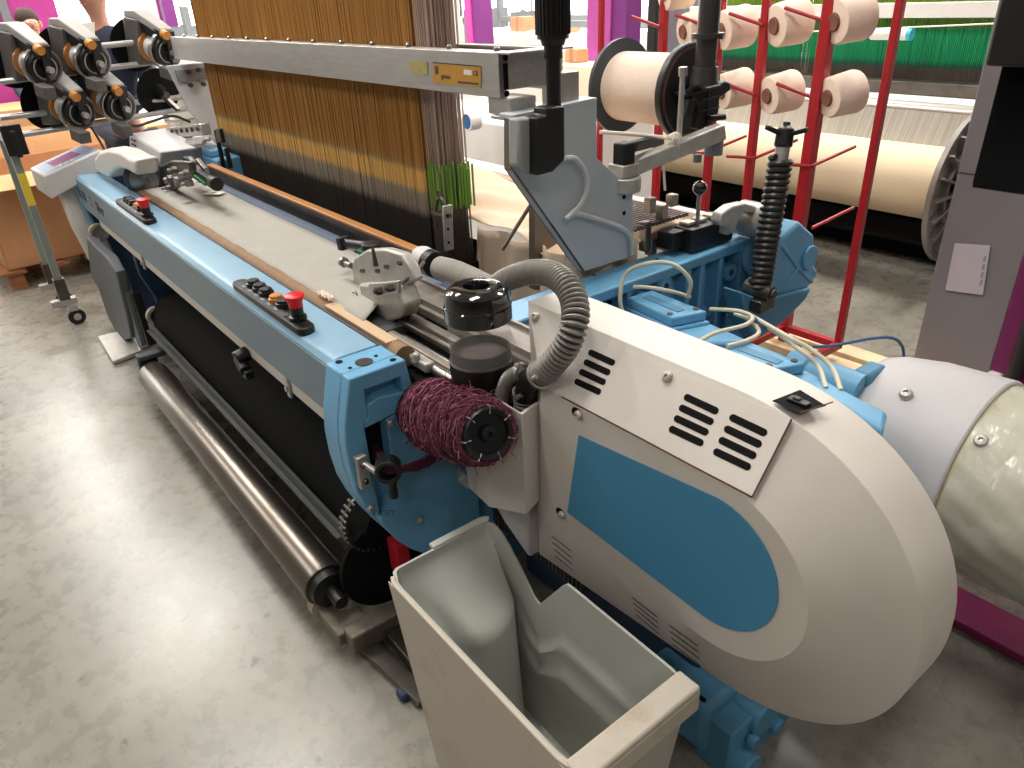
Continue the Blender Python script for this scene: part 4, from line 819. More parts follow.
mb = MB(); mb.tube(spline([at(436, 228, y=1.30), at(436, 205, y=1.30), at(440, 198, y=1.30), at(444, 206, y=1.30), at(443, 222, y=1.30)], 24), .007); mb.bar(at(432, 212, y=1.30), at(450, 216, y=1.30), .014, .012); mb.cyl(at(438, 192, y=1.30), at(437, 205, y=1.30), .006); mb.build('harness_hook', DSTEEL, loom)
mb = MB(); mb.cyl(at(502, 250, y=1.25), at(530, 206, y=1.35), .006); mb.build('tie_rod', DSTEEL, loom)
# peach cloth and bright warp behind
mb = MB(); mb.grid(peach, 160, 40); pc = mb.build('dust_cloth', PEACH, solid=.003); tag(pc, 'crumpled peach dust cloth spread over the warp behind the harness', 'dust cloth')
mb = MB()
mb.grid(lambda u, v: (-1.62 + .01 * math.sin(v * 14) , 1.46 + .30 * v, .975 - .45 * u + .01 * math.sin(v * 25 + u * 4)), 20, 30)
mb.grid(lambda u, v: (-2.08 + .46 * v, 1.455 - .02 * math.sin(v * 16 + u * 3) , .98 - .4 * u), 14, 24); pd = mb.build('hanging_fold', PEACH, pc, solid=.003)
# telescopic drive shaft from above
sh = thing('drive_shaft', at(549, 106, y=1.34), 'black telescopic drive shaft hanging down to the small black gearbox', 'drive shaft')
ys = 1.33; g = lambda py, px=552: at(px, py, y=ys)
mb = MB(); B0 = at(554, 108, y=ys); mb.cyl(B0, (B0.x, ys, 1.60), .019, seg=24); mb.build('inner_tube', BLACK, sh)
mb = MB(); mb.cyl((B0.x, ys, 1.575), (B0.x, ys, 1.60), .028, .036, seg=24); mb.cyl((B0.x, ys, 1.545), (B0.x, ys, 1.575), .024, seg=24); mb.build('ribbed_sleeve', BLACK, sh)
mb = MB()
for k in range(24): a = 2 * PI * k / 24; mb.box(B0.x + .040 * math.cos(a) - .003, B0.x + .040 * math.cos(a) + .003, ys + .040 * math.sin(a) - .003, ys + .040 * math.sin(a) + .003, 1.60, 1.74)
mb.cyl((B0.x, ys, 1.59), (B0.x, ys, 1.745), .040, seg=32); mb.build('outer_sleeve', BLACK, sh)
mb = MB(); mb.cyl((B0.x, ys, 1.745), (B0.x, ys, 2.3), .042, seg=32); mb.build('outer_tube', mat('tube_charcoal', (60, 60, 62), .3), sh)
# ================================================================= waste bin
bx0, bx1, by0, by1, bz = -1.15, -.535, .50, .79, .60
bn = thing('waste_bin', ((bx0 + bx1) / 2, (by0 + by1) / 2, 0), 'open grey plastic waste bin with scuffed rim in the foreground under the beige cover', 'waste bin')
# height of the rim along the perimeter; the back wall is lower than the left end wall
def binpt(s_, t, inset):
    """s_: 0..4 round the rim (0-1 end wall -x, 1-2 back +y, 2-3 near end +x, 3-4 front -y); t 0 bottom .. 1 rim"""
    k = int(s_) % 4; f = s_ - int(s_)
    tp = .80 + .20 * t
    X0, X1, Y0, Y1 = bx0 + inset, bx1 - inset, by0 + inset, by1 - inset
    mx, my = (X0 + X1) / 2, (Y0 + Y1) / 2; X0, X1, Y0, Y1 = [m + (v - m) * tp for v, m in ((X0, mx), (X1, mx), (Y0, my), (Y1, my))]
    r = .03
    if k == 0: p = V((X0, Y0 + (Y1 - Y0) * f, 0))
    elif k == 1: p = V((X0 + (X1 - X0) * f, Y1, 0))
    elif k == 2: p = V((X1, Y1 + (Y0 - Y1) * f, 0))
    else: p = V((X1 + (X0 - X1) * f, Y0, 0))
    return p
def topz(k, f):
    if k == 0: return bz
    if k == 1: return (bz - .155 * min(1, f / .27) ** 1.4 if f < .27 else bz - .155 + .14 * min(1, (f - .27) / .16) - .012 * max(0, f - .5))
    if k == 2: return bz - .02 + .02 * min(1, f / .15)
    return bz
def binwall(inset, z0):
    loops = []; nt = 30; ns = 32
    for j in range(nt + 1):
        t = j / nt; L = []
        for i in range(4 * ns):
            k = i // ns; f = (i % ns) / ns; p = binpt(k + f, t, inset); zt2 = topz(k, f)
            z = z0 + (zt2 - z0) * t
            # inward bulges of the left end wall (moulded step) and the ribs on the back wall
            if k == 0:
                lip = max(0, min(1, (.95 - t) / .24))
                b_ = .15 * (lip ** 1.25) * (math.sin(PI * min(1, max(0, (f - .0)))) ** .35)
                b_ *= 1 - .4 * math.exp(-((f - .22) / .11) ** 2) * (1 if t > .55 else 0) * min(1, max(0, (t - .55) / .2))
                p.x += b_
            if k == 1 and inset > .002:
                for tc in (.46, .64): p.y -= .010 * math.exp(-((t - tc) / .035) ** 2) * min(1, max(0, (f - .12) / .1)) * min(1, max(0, (.9 - f) / .1))
            # rounded corners
            c_ = V(((bx0 + bx1) / 2, (by0 + by1) / 2, 0)); d_ = min(f, 1 - f)
            if d_ < .10: p += (c_ - p).normalized() * .022 * (1 - d_ / .10) ** 2
            p.z = z; L.append(p)
        loops.append(L)
    return loops
outer_ = binwall(0, .0); inner_ = binwall(.006, .09)
mb = MB(); mb.loft(outer_ + inner_[::-1], True, True); bo = mb.build('bin_body', BINM, bn, angle=50)
mb = MB()
def rim(k, f0, f1, w, h, out):
    pts = [];n = 24
    for i in range(n + 1):
        f = f0 + (f1 - f0) * i / n; p = binpt(k + min(f, .9999), 1, 0); p.z = topz(k, min(f, .9999)); c_ = V(((bx0 + bx1) / 2, (by0 + by1) / 2, 0)); d_ = min(f, 1 - f)
        if d_ < .10: q = p.copy(); q.z = 0; p += (c_ - q).normalized() * .022 * (1 - d_ / .10) ** 2
        pts.append(p)
    L = []
    for i, p in enumerate(pts):
        t = (pts[min(i + 1, n)] - pts[max(i - 1, 0)]).normalized(); sd = t.cross(V((0, 0, 1))).normalized(); q = p + V(out); L.append([q - sd * w / 2 - V((0, 0, h / 2)), q + sd * w / 2 - V((0, 0, h / 2)), q + sd * w / 2 + V((0, 0, h / 2)), q - sd * w / 2 + V((0, 0, h / 2))])
    mb.loft(L)
rim(3, 0, 1, .010, .010, (0, -.002, -.002)); mb.build('bin_rim_edge', BINO, bn, bevel=.002)
mb = MB(); rim(0, .42, .97, .020, .012, (-.006, 0, .0)); mb.build('bin_lip', BINM, bn, bevel=.003)
mb = MB(); P_ = [V((bx1 - .012, by1 - .01, bz - .005)), V((bx1 - .012, by0 + .0, bz - .005))]; mb.bar(P_[0], P_[1], .05, .022); mb.bar(P_[0] + V((.02, 0, -.025)), P_[1] + V((.02, 0, -.025)), .012, .05); mb.build('bin_lip', BINO, bn, bevel=.008, bseg=3)
mb = MB()
mb.prism([(bx0 + .022, by0 - .0035, bz - .003), (bx1 - .02, by0 - .0035, bz - .003), (bx1 - .085, by0 + .0260, .02), (bx0 + .075, by0 + .0260, .02)], (0, -.003, 0)); mb.build('bin_front_panel', BINO, bn, bevel=.001)
# ================================================================= wrapped roll with grey cap and purple base (right edge)
wr_ = thing('wrapped_motor', (-.2, 1.95, .0), 'big beige cylinder wrapped in clear film with a grey moulded cap, right edge', 'wrapped cylinder')
cy, cz, rr = 1.93, .515, .252; xc = -.53
mb = MB(); mb.cyl((xc, cy, cz), (.9, cy, cz), rr, seg=72); bw = mb.build('cylinder_body', mat('beige_cylinder', (190, 182, 146), .35, var=.06, vscale=6), wr_); bw['label'] = 'beige cylinder body'
FILM = mat('plastic_film', (235, 235, 230), .18, trans=.0, bump=1.0, bscale=7, stretch=(3.2, 1, 1), alpha=.42)
mb = MB()
def film(u, v):
    a = u * 2 * PI; x = xc + .012 + v * 1.35; r_ = rr + .004 + .003 * math.sin(a * 9 + v * 40) + .002 * math.sin(a * 23 - v * 60) + random.uniform(0, .0012)
    return (x, cy + math.cos(a) * r_, cz + math.sin(a) * r_)
mb.grid(film, 140, 90); mb.build('plastic_film', FILM, wr_)
mb = MB(); R2 = rr + .012
capx = [(-.86, .76), (-.84, .84), (-.80, .90), (-.70, .97), (xc + .004, 1.0)]
n = 72; loops = []
for x, f in capx:
    L = []
    for i in range(n):
        a = 2 * PI * i / n; r_ = R2 * f; y = math.cos(a) * r_; z = math.sin(a) * r_
        L.append((x, cy + y, cz + z))
    loops.append(L)
mb.loft(loops); cp_ = mb.build('moulded_cap', CAPGREY, wr_, bevel=.006, angle=40); cp_['label'] = 'light grey moulded cap'
# flat moulded facet on the cap
mb = MB(); a1 = math.radians(118); q = lambda x, ang, r_: (x, cy + math.cos(ang) * r_, cz + math.sin(ang) * r_)
for q_, r_ in (((849, 392), .013),):
    pass
def oncyl(px, py, r_):
    d_ = RM @ V((px - 512, 384 - py, -FPX)); a = d_.y ** 2 + d_.z ** 2; b = 2 * (d_.y * (CAM.y - cy) + d_.z * (CAM.z - cz)); c = (CAM.y - cy) ** 2 + (CAM.z - cz) ** 2 - r_ * r_
    t = (-b - math.sqrt(max(0, b * b - 4 * a * c))) / (2 * a); return CAM + d_ * t
mb.b.free()
for q_ in ((906, 394), (981, 441)):
    p = oncyl(*q_, R2 * .99 if q_[0] < 950 else rr + .004); nn = V((0, p.y - cy, p.z - cz)).normalized(); screw(p - nn * .004, nn, .017, wr_, m=ALU)
mb = MB(); p = V((-.86, cy - .05, cz + .17)); mb.obox(at(866, 388, y=1.85), (.05, .09, .13), (1, 0, 0)); mb.cyl(at(862, 376, y=1.83), at(870, 379, y=1.88), .03, seg=6); mb.build('hinge_bracket', BLUED, wr_, bevel=.01)
mb = MB(); mb.box(-.60, 1.0, 1.93, 2.08, .0, .03); pb = mb.build('purple_base', mat('magenta_base', (128, 36, 84), .3, var=.1), wr_, bevel=.006)
mb = MB(); mb.slot((-.20, 1.985, .0305), (1, 0, 0), (0, 0, 1), .07, .028, .001); mb.build('base_slot', BLACKM, pb)
mb = MB(); mb.box(-.30, .9, cy + .05, cy + .14, .05, cz - rr + .05); mb.build('cradle', DGREY, wr_)
# ================================================================= grey column with paper + black brush
gc = thing('gantry_column', (-1.1, 3.5, 0), 'grey sheet-metal gantry column with a magenta side, right edge of the picture', 'column')
c0, c1 = at(917, 342, y=3.4), at(985, 375, y=3.4)
cx0, cx1 = c0.x - .0, c1.x + .015
mb = MB(); mb.box(cx0, cx1, 3.4, 3.75, 0, 2.6); gcb = mb.build('column_body', COLG, gc, bevel=.006)
mb = MB(); mb.box(cx1, cx1 + .5, 3.39, 3.74, 0, 2.6); mb.build('magenta_side', PURP, gc, bevel=.004)
mb = MB(); mb.tube([(cx1 + .10, 3.37, 0), (cx1 + .10, 3.37, 2.6)], .03, 12); mb.build('cable_conduit', mat('conduit', (40, 36, 42), .5), gc)
mb = MB(); mb.box(cx0 - .001, cx0 + .25, 3.398, 3.3995, .945, .949); mb.build('panel_joint', DGREY, gcb)
mb = MB(); mb.box(cx1 - .0, cx1 + .06, 3.36, 3.40, .0, .14); mb.build('column_foot', WHITE, gc, bevel=.01)
pp_ = [at(955, 243, y=3.395), at(990.5, 245.5, y=3.395), at(983, 295, y=3.395), at(945.5, 290, y=3.395)]
mb = MB(); mb.prism(pp_, (0, -.002, 0)); pa = mb.build('paper_notice', PAPER); tag(pa, 'small sheet of paper taped to the grey column', 'paper notice')
mb = MB()
for k in range(4): a = at(984.5 - k * 1.2, 256 + k * 8, y=3.392); mb.prism([a, a + V((.008, 0, 0)), a + V((.006, 0, -.025)), a + V((-.002, 0, -.025))], (0, -.0006, 0))
mb.build('handwriting', mat('pencil_grey', (150, 142, 156), .8), pa)
br = thing('bristle_curtain', at(1000, 65, y=2.6), 'black bristle curtain hanging from a dark housing, top right corner', 'bristle curtain')
yb = 2.5
A = at(1003, -10, y=yb); Bq = at(999, 63, y=yb)
mb = MB(); mb.box(Bq.x, Bq.x + .6, yb - .10, yb + .05, Bq.z, 2.2); mb.build('housing', BLACK, br, bevel=.01)
mb = MB(); b0, b1 = at(1006, 63, y=yb), at(975, 184, y=yb)
nb = 70
mb2 = MB()
for i in range(nb):
    x = b1.x + i * .0075; xt = b0.x + i * .0055; zb2 = at(975 + (i * .9), 188, y=yb).z + (.012 if i % 3 == 0 else 0) * 1
    mb2.prism([(xt, yb - .02, Bq.z + .01), (xt + .009, yb - .02, Bq.z + .01), (x + .0085, yb - .02, b1.z + .008), (x + .004, yb - .02, b1.z - .008), (x, yb - .02, b1.z + .008)], (0, .03, 0))
mb.b.free(); bb_ = mb2.build('bristles', BLACKM, br); bb_['kind'] = 'stuff'
# ================================================================= red cone rack
YR = 3.2
rk = thing('cone_rack', (-2.3, 3.2, 0), 'red welded cone rack of tall posts holding cream yarn cones behind the loom', 'cone rack')
posts = [(599.5, 160, .014), (655, 100, .020), (722, 60, .022), (757, 96, .018), (812, 140, .024), (880, 120, .016)]
zb_ = .10
xs = []
for px, py, w in ((599.5, 160, .014), (664, 20, .018), (720, 20, .018), (757.5, 96, .018), (818, 96, .026), (881, 110, .016)):
    x = at(px, py, y=YR).x; xs.append(x); y0 = YR
    mb = MB(); mb.box(x - w, x + w, y0 - w, y0 + w, zb_, 2.4); mb.build('post', RED, rk, bevel=.003)
mb = MB(); mb.box(xs[0] - .02, xs[5] + .016, YR - .016, YR + .016, zb_, zb_ + .035); mb.build('base_rail', RED, rk, bevel=.003)
for x in (xs[5], xs[4]): mb = MB(); mb.box(x - .016, x + .016, YR - .42, YR, zb_ - .0, zb_ + .035); mb.build('base_rail', RED, rk, bevel=.003)
mb = MB(); mb.box(xs[4] - .03, xs[5] + .016, YR - .42, YR - .385, zb_, zb_ + .035); mb.build('base_rail', RED, rk, bevel=.003)
for x, y in ((xs[5], YR - .40), (xs[4], YR - .40), (xs[0], YR), (xs[4], YR)): mb = MB(); mb.cyl((x, y, .0), (x, y, .012), .035); mb.box(x - .018, x + .018, y - .018, y + .018, .012, zb_); mb.build('rack_foot', RED, rk)
def cone(px, py, r0, i, lab):
    """cone axis along +x/-y pin; px,py centre of the front (narrow) face"""
    p = at(px, py, y=YR - .02)
    rt = thing('yarn_cone', p, lab, 'yarn cone', 'cream yarn cones on the red rack'); ax = V((.36, .93, .13)).normalized()
    mb = MB(); mb.lathe([(r0 * .42, -.004), (r0 * .93, 0), (r0, .010), (r0 * 1.08, .125), (r0 * 1.04, .138), (r0 * .4, .14)], p, ax, 40); mb.build('yarn', YARNW, rt)
    mb = MB(); mb.lathe([(r0 * .16, -.012), (r0 * .36, -.014), (r0 * .42, -.004), (r0 * .5, .15)], p, ax, 24); mb.build('cone_core', mat_core, rt)
mat_core = mat('cone_core_brown', (120, 74, 60), .6)
for k, (px, py, r, lab) in enumerate(((684, 32, .083, 'cream yarn cone high on the red rack, partly behind the dark post'), (722, 31, .088, 'cream yarn cone high on the red rack, just right of the dark post'), (775, 26, .09, 'cream yarn cone in the upper row between the two thick red posts'), (835, 22, .09, 'cream yarn cone at the right end of the upper row'), (664, -6, .08, 'cream yarn cone cut off by the top edge above the bobbin'), (722, 92, .083, 'cream yarn cone in the lower row behind the black bobbin holder'), (768, 96, .085, 'cream yarn cone in the lower row above the coil spring'), (828, 98, .085, 'cream yarn cone at the right end of the lower row'))): cone(px, py, r, k, lab)
def pin(a, b):
    mb = MB(); mb.cyl(a, b, .008, seg=8); mb.build('cone_pin', RED, rk)
for (px, py) in ((660, 27), (706, 26), (763, 25), (822, 20), (755, 95), (812, 97)): a = at(px, py, y=YR - .02); pin(a, a + V((-.16, -.04, .05)))
for (px, py) in ((705, 153), (755, 158), (812, 166), (812, 228)):
    a = at(px, py, y=YR - .02); 
    if py < 200: pin(a, a + V((-.13, -.05, .0)))
    pin(a, a + V((.04, .28, .05)))
# timber on the floor
tbm = []
for k, (y0) in enumerate((3.18, 3.34)):
    mb = MB(); mb.box(-2.0, -.9, y0 - .06 + .0, y0 + .05, 0, .045); o = mb.build('timber_batten', WOOD, bevel=.004, solid=0); tag(o, ['pale timber batten on the floor nearest the blue gearbox', 'pale timber batten on the floor behind the other batten'][k], 'batten', 'pale timber battens on the floor')
# ================================================================= bobbin holder on the loom's silver arm
mb = MB(); a0, a1 = at(620, 172, x=-1.62), at(722, 131, x=-1.52)
mb.bar(a0, a1, .045, .05); armb = mb.build('bobbin_arm', CAST, loom, bevel=.006); armb['label'] = 'grey square arm carrying the bobbin holder'
mb = MB(); p = at(625, 173, x=-1.60); mb.cyl(p + V((0, 0, -.055)), p + V((0, 0, -.01)), .05, seg=32); mb.box(p.x - .035, p.x + .03, p.y - .04, p.y + .03, p.z - .01, p.z + .03); mb.build('arm_pedestal', CAST, armb, bevel=.004)
mb = MB(); p = at(624, 155, x=-1.60); mb.obox(p, (.05, .05, .075), (0, 1, 0)); mb.bar(p + V((0, .03, .02)), at(660, 140, x=-1.66), .035, .03); mb.build('arm_cap', BLACK, armb, bevel=.006)
mb = MB(); p = at(714, 145, x=-1.56); mb.cyl(p + V((0, 0, -.03)), p + V((0, 0, .03)), .03, seg=24); mb.cyl(p + V((-.04, -.03, -.03)), p + V((-.04, -.03, -.055)), .014); mb.build('arm_pivot', MGREY, armb)
mb = MB(); a, b = at(679, 136, x=-1.57), at(683, 72, x=-1.57); mb.cyl(a, b, .0085, seg=12); mb.cyl(at(683, 76, x=-1.57), at(683, 67, x=-1.57), .014, seg=6); mb.build('arm_rod', ALU, armb)
fc = at(691, 92, x=-1.66); bl = thing('bobbin', fc, 'large black-flanged bobbin full of cream yarn hanging above the grey arm', 'bobbin')
bR = .150; Lb = .30
mb = MB(); mb.lathe([(bR * .70, -.0), (bR * .99, -.004), (bR, .0), (bR, .018), (bR * .97, .022), (bR * .6, .022)], fc + V((-.02, 0, 0)), (1, 0, 0), 64); mb.lathe([(.02, .0), (bR * .86, .0), (bR * .88, .010), (.02, .004)], fc + V((-.02, 0, 0)), (1, 0, 0), 64); fl = mb.build('flange', mat('flange_black', (30, 34, 38), .4), bl)
mb = MB(); mb.hollow(fc + V((-.001, 0, 0)), fc + V((.004, 0, 0)), bR * .93, bR * .87, 64); mb.build('copper_ring', mat('ring_copper', (122, 90, 74), .4, .3), fl)
for k in range(14):
    a = 2 * PI * k / 14 + .1; q0 = fc + V((-.006, math.cos(a) * .05, math.sin(a) * .05)); q1 = fc + V((-.006, math.cos(a) * bR * .85, math.sin(a) * bR * .85)); mb = MB(); mb.bar(q0, q1, .006, .012, up=(1, 0, 0)); mb.build('flange_rib', TEALK, fl)
mb = MB(); mb.lathe([(.05, -.01), (.05, .01), (.035, .012), (.035, .04)], fc, (1, 0, 0), 32); mb.build('hub', BLACK, fl)
mb = MB(); mb.lathe([(bR * 1.04, 0), (bR * 1.04, .014), (bR * .5, .016)], fc + V((-.02 - Lb, 0, 0)), (1, 0, 0), 64); mb.build('flange', mat('flange_slate', (62, 70, 76), .45), bl)
mb = MB(); mb.lathe([(bR * .74, 0), (bR * .76, .01), (bR * .76, Lb - .03), (bR * .74, Lb - .015)], fc + V((-.01 - Lb, 0, 0)), (1, 0, 0), 64); mb.build('yarn', YARNW, bl)
hb = MB(); XH = -1.60
hb.prism([at(a, b, x=XH) for a, b in [(690, 92), (712, 86), (726, 81), (731, 83), (731, 90), (724, 95), (720, 98), (719, 112), (713, 124), (701, 130), (694, 128), (700, 112), (697, 100), (690, 98)]], (-.03, 0, 0))
hb.prism([at(a, b, x=XH + .02) for a, b in [(711, 116), (727, 114), (727, 120), (712, 122)]], (-.07, 0, 0)); hb.prism([at(a, b, x=XH + .012) for a, b in [(686, 93), (722, 84), (722, 87), (686, 97)]], (-.05, 0, 0))
hb.prism([at(a, b, x=XH + .01) for a, b in [(690, 98), (696, 98), (690, 134), (680, 134)]], (-.02, 0, 0))
ho_ = hb.build('bobbin_holder', BLACK, armb, bevel=.006); ho_['label'] = 'black ribbed bobbin holder bracket'
mb = MB()
for a_, b_ in (((702, 100), (719, 96)), ((702, 111), (719, 107)), ((709, 90), (708, 126))): mb.bar(at(*a_, x=XH + .004), at(*b_, x=XH + .004), .006, .004)
mb.build('holder_ribs', DGREY, ho_)
p = at(704, 84, x=-1.58); mb = MB(); mb.cyl(p, p + V((0, 0, .05)), .045, .04, 24); mb.cyl(p + V((0, 0, .05)), (p.x, p.y, 2.2), .033, seg=28); mb.hollow(p + V((0, 0, .13)), p + V((0, 0, .145)), .05, .033, 24); mb.build('holder_post', mat('post_dark_grey', (58, 54, 52), .4), armb)
mb = MB(); pts = [at(600, 132, x=-1.7), at(640, 135, x=-1.65), at(668, 138, x=-1.6), at(676, 140, x=-1.57)]; mb.tube(spline(pts, 30), .006)
mb.tube(spline([at(668, 138, x=-1.57), at(676, 135, x=-1.56), at(682, 142, x=-1.555), at(686, 146, x=-1.55)], 20), .009); mb.tube(spline([at(672, 138, x=-1.56), at(677, 140, x=-1.555), at(677, 152, x=-1.555)], 16), .010); mb.tube(spline([at(668, 142, x=-1.57), at(664, 165, x=-1.58), at(665, 190, x=-1.6)], 16), .004)
kn = mb.build('tied_cord', WHITEC); tag(kn, 'cream cord knotted round the grey arm', 'cord')
# ================================================================= second loom behind (right)
l2 = thing('background_loom', (-3, 4.9, 0), 'second weaving loom behind the red rack with big cream warp beam and green harness', 'weaving loom')
by_, bz_ = 4.6, .60
mb = MB(); mb.cyl((-4.3, by_, bz_), (-1.75, by_, bz_), .205, seg=72); wb = mb.build('warp_beam', mat('warp_yarn', (222, 204, 172), .7, var=.02, vscale=3), l2); wb['label'] = 'thick beam of cream warp yarn'
def flange(x):
    mb = MB(); mb.hollow((x, by_, bz_), (x + .028, by_, bz_), .42, .395, 64); mb.lathe([(.05, .02), (.39, .02), (.39, .03), (.05, .03)], (x - .02, by_, bz_), (1, 0, 0), 48)
    for k in range(20): a = 2 * PI * k / 20; mb.bar((x + .03, by_ + .08 * math.cos(a), bz_ + .08 * math.sin(a)), (x + .03, by_ + .39 * math.cos(a), bz_ + .39 * math.sin(a)), .012, .05, up=(1, 0, 0))
    mb.hollow((x, by_, bz_), (x + .04, by_, bz_), .27, .25, 40); return mb.build('beam_flange', mat('flange_alu', (150, 146, 140), .4, .5), wb)
flange(-1.76); flange(-4.35)
mb = MB()
mb.grid(lambda u, v: (-4.2 + 2.45 * u, 4.70 + .09 * v, .76 + .20 * v), 4, 4); mb.build('warp_sheet', cord_mat('grey_warp', [(.80, (170, 164, 152)), (1.2, (150, 142, 132)), (2.8, (150, 142, 132))], 700, .7, 3), l2)
mb = MB(); mb.cyl((-4.3, 4.85, .958), (-1.70, 4.85, .958), .045, seg=32); mb.build('whip_roll', mat('bright_roll', (206, 202, 196), .25, .6), l2)
mb = MB(); mb.box(-4.3, -1.8, 4.95, 5.25, .90, .98); mb.build('warp_table', WHITE, l2)
mb = MB(); mb.box(-4.3, -1.75, 5.26, 5.40, .98, 1.06); mb.box(-4.3, -1.75, 5.2, 5.24, .93, .97); mb.build('reed_beam', DSTEEL, l2, bevel=.005)
cords(mb := MB(), -4.2, -1.85, 5.5, 5.6, 190, 3, 1.02, 2.4, .0058)
mb.build('harness', cord_mat('green_harness', [(.80, (84, 76, 70)), (1.13, (96, 88, 78)), (1.155, (16, 104, 84)), (1.185, (18, 150, 96)), (1.36, (24, 158, 100)), (1.41, (96, 140, 50)), (1.6, (150, 180, 60)), (2.8, (150, 180, 70))], 240, .8), l2, smooth=False).__setitem__('kind', 'stuff')
mb = MB(); mb.box(-4.45, -1.75, 5.38, 5.42, 1.43, 1.52); mb.build('harness_frame_beam', WHITE, l2, bevel=.004)
mb = MB(); mb.box(-1.66, -1.58, 4.5, 6.0, .0, 1.0); mb.build('side_frame', MGREY, l2, bevel=.01); mb = MB(); mb.box(-4.55, -4.45, 4.3, 6.0, 0, 1.0); mb.build('side_frame', MGREY, l2, bevel=.01)
mb = MB(); mb.box(-4.4, -1.75, 4.62, 4.70, .22, .36); mb.build('lower_frame', BLACKM, l2); mb = MB(); mb.box(-4.4, -1.8, 5.0, 5.3, 0.02, .88); mb.build('light_blocker', BLACKM, l2)  # black box behind the beam is added to block light from the back
mb = MB(); mb.box(-1.70, -1.68, 4.45, 4.6, .55, .68); mb.build('red_plate', RED, l2)
mb = MB(); a = at(872, 34, y=5.2); mb.cyl(a, a + V((.24, 0, 0)), .035, seg=24); wc = mb.build('thread_cop', WHITE); tag(wc, 'small white thread cop strung before the green harness', 'thread cop'); mb = MB(); mb.cyl(a + V((.24, 0, 0)), a + V((.265, 0, 0)), .036, seg=24); mb.build('cop_end', mat('cyan_end', (70, 180, 200), .4), wc)
mb = MB(); mb.cyl(at(800, 32, y=5.2), at(1010, 23, y=5.2), .005); mb.build('cop_string', WHITEC, wc)
# ================================================================= weft feeders on their stand (left)
fs = thing('feeder_stand', (-5, .42, 0), 'wheeled grey steel stand with crossbars carrying the weft feeders, left edge', 'feeder stand')
XS = -5.0
def post(t, b, m=TRACK, name='post', w=.04):
    mb = MB(); a, c = at(*t, x=XS), at(*b, x=XS); mb.box(c.x - .022, c.x + .022, c.y - .022, c.y + .022, c.z, a.z); return mb.build(name, m, fs, bevel=.003)
p1 = at(60, 285, x=XS); 
mb = MB(); mb.box(XS - .02, XS + .02, p1.y - .02, p1.y + .02, .30, 1.10); mb.build('post', TRACK, fs, bevel=.003)
mb = MB(); mb.box(XS - .42, XS - .38, p1.y - .02, p1.y + .02, .30, 1.10); mb.build('post', TRACK, fs, bevel=.003)
mb = MB(); mb.box(XS - .42, XS - .38, p1.y - .02 + 1.3, p1.y + .02 + 1.3, .30, 1.10); mb.build('post', TRACK, fs, bevel=.003)
mb = MB(); mb.box(XS - .40, XS, p1.y - .015, p1.y + .015, 1.06, 1.10); mb.build('cross_bar', TRACK, fs)
for xx in (XS, XS - .40):
    mb = MB(); mb.box(xx - .03, xx + .03, p1.y - .03, p1.y + .03, .17, .30); ca = mb.build('caster_bracket', DSTEEL, fs, bevel=.003)
    mb = MB(); mb.bar((xx, p1.y - .08, .15), (xx, p1.y + .06, .15), .05, .04); mb.build('caster_plate', ALU, fs, bevel=.002)
    mb = MB(); mb.lathe([(.03, -.014), (.048, -.011), (.048, .011), (.03, .014)], (xx + .01, p1.y + .03, .048), (1, .1, 0), 28); mb.build('caster_wheel', BLACK, ca); mb = MB(); mb.lathe([(.018, -.018), (.022, -.016), (.022, .016), (.018, .018)], (xx + .01, p1.y + .03, .048), (1, .1, 0), 20); mb.box(xx - .012, xx + .03, p1.y, p1.y + .05, .09, .13); mb.build('caster_fork', ALU, ca, bevel=.002)
mb = MB(); a = at(14, 140, x=XS + .04); mb.obox(a, (.05, .10, .16), (1, 0, 0)); mb.obox(a + V((.03, 0, -.02)), (.01, .03, .14), (1, 0, 0)); mb.build('clamp_block', BLACK, fs, bevel=.005)
p = at(16, 190, x=XS - .2); mb = MB(); mb.box(XS + .021, XS + .024, p1.y - .02, p1.y + .02, .74, .92); mb.build('yellow_tag', YELLOW, fs)
for (l, r_) in (((0, 118), (200, 95)), ((14, 136), (190, 108)), ((0, 82), (170, 60)), ((100, 46), (150, 41))):
    a, b = at(*l, x=XS - .05), at(*r_, x=XS - .05); mb = MB(); mb.cyl(a, b, .016, seg=16); mb.build('cross_tube', mat_tube if 'mat_tube' in globals() else globals().setdefault('mat_tube', mat('tube_grey', (176, 176, 174), .35, .5)), fs)
fd_body = mat('feeder_charcoal', (84, 80, 78), .45, var=.05); fd_top = mat('feeder_top', (150, 146, 142), .45, var=.03)
AX = V((.90, .26, -.17)).normalized()
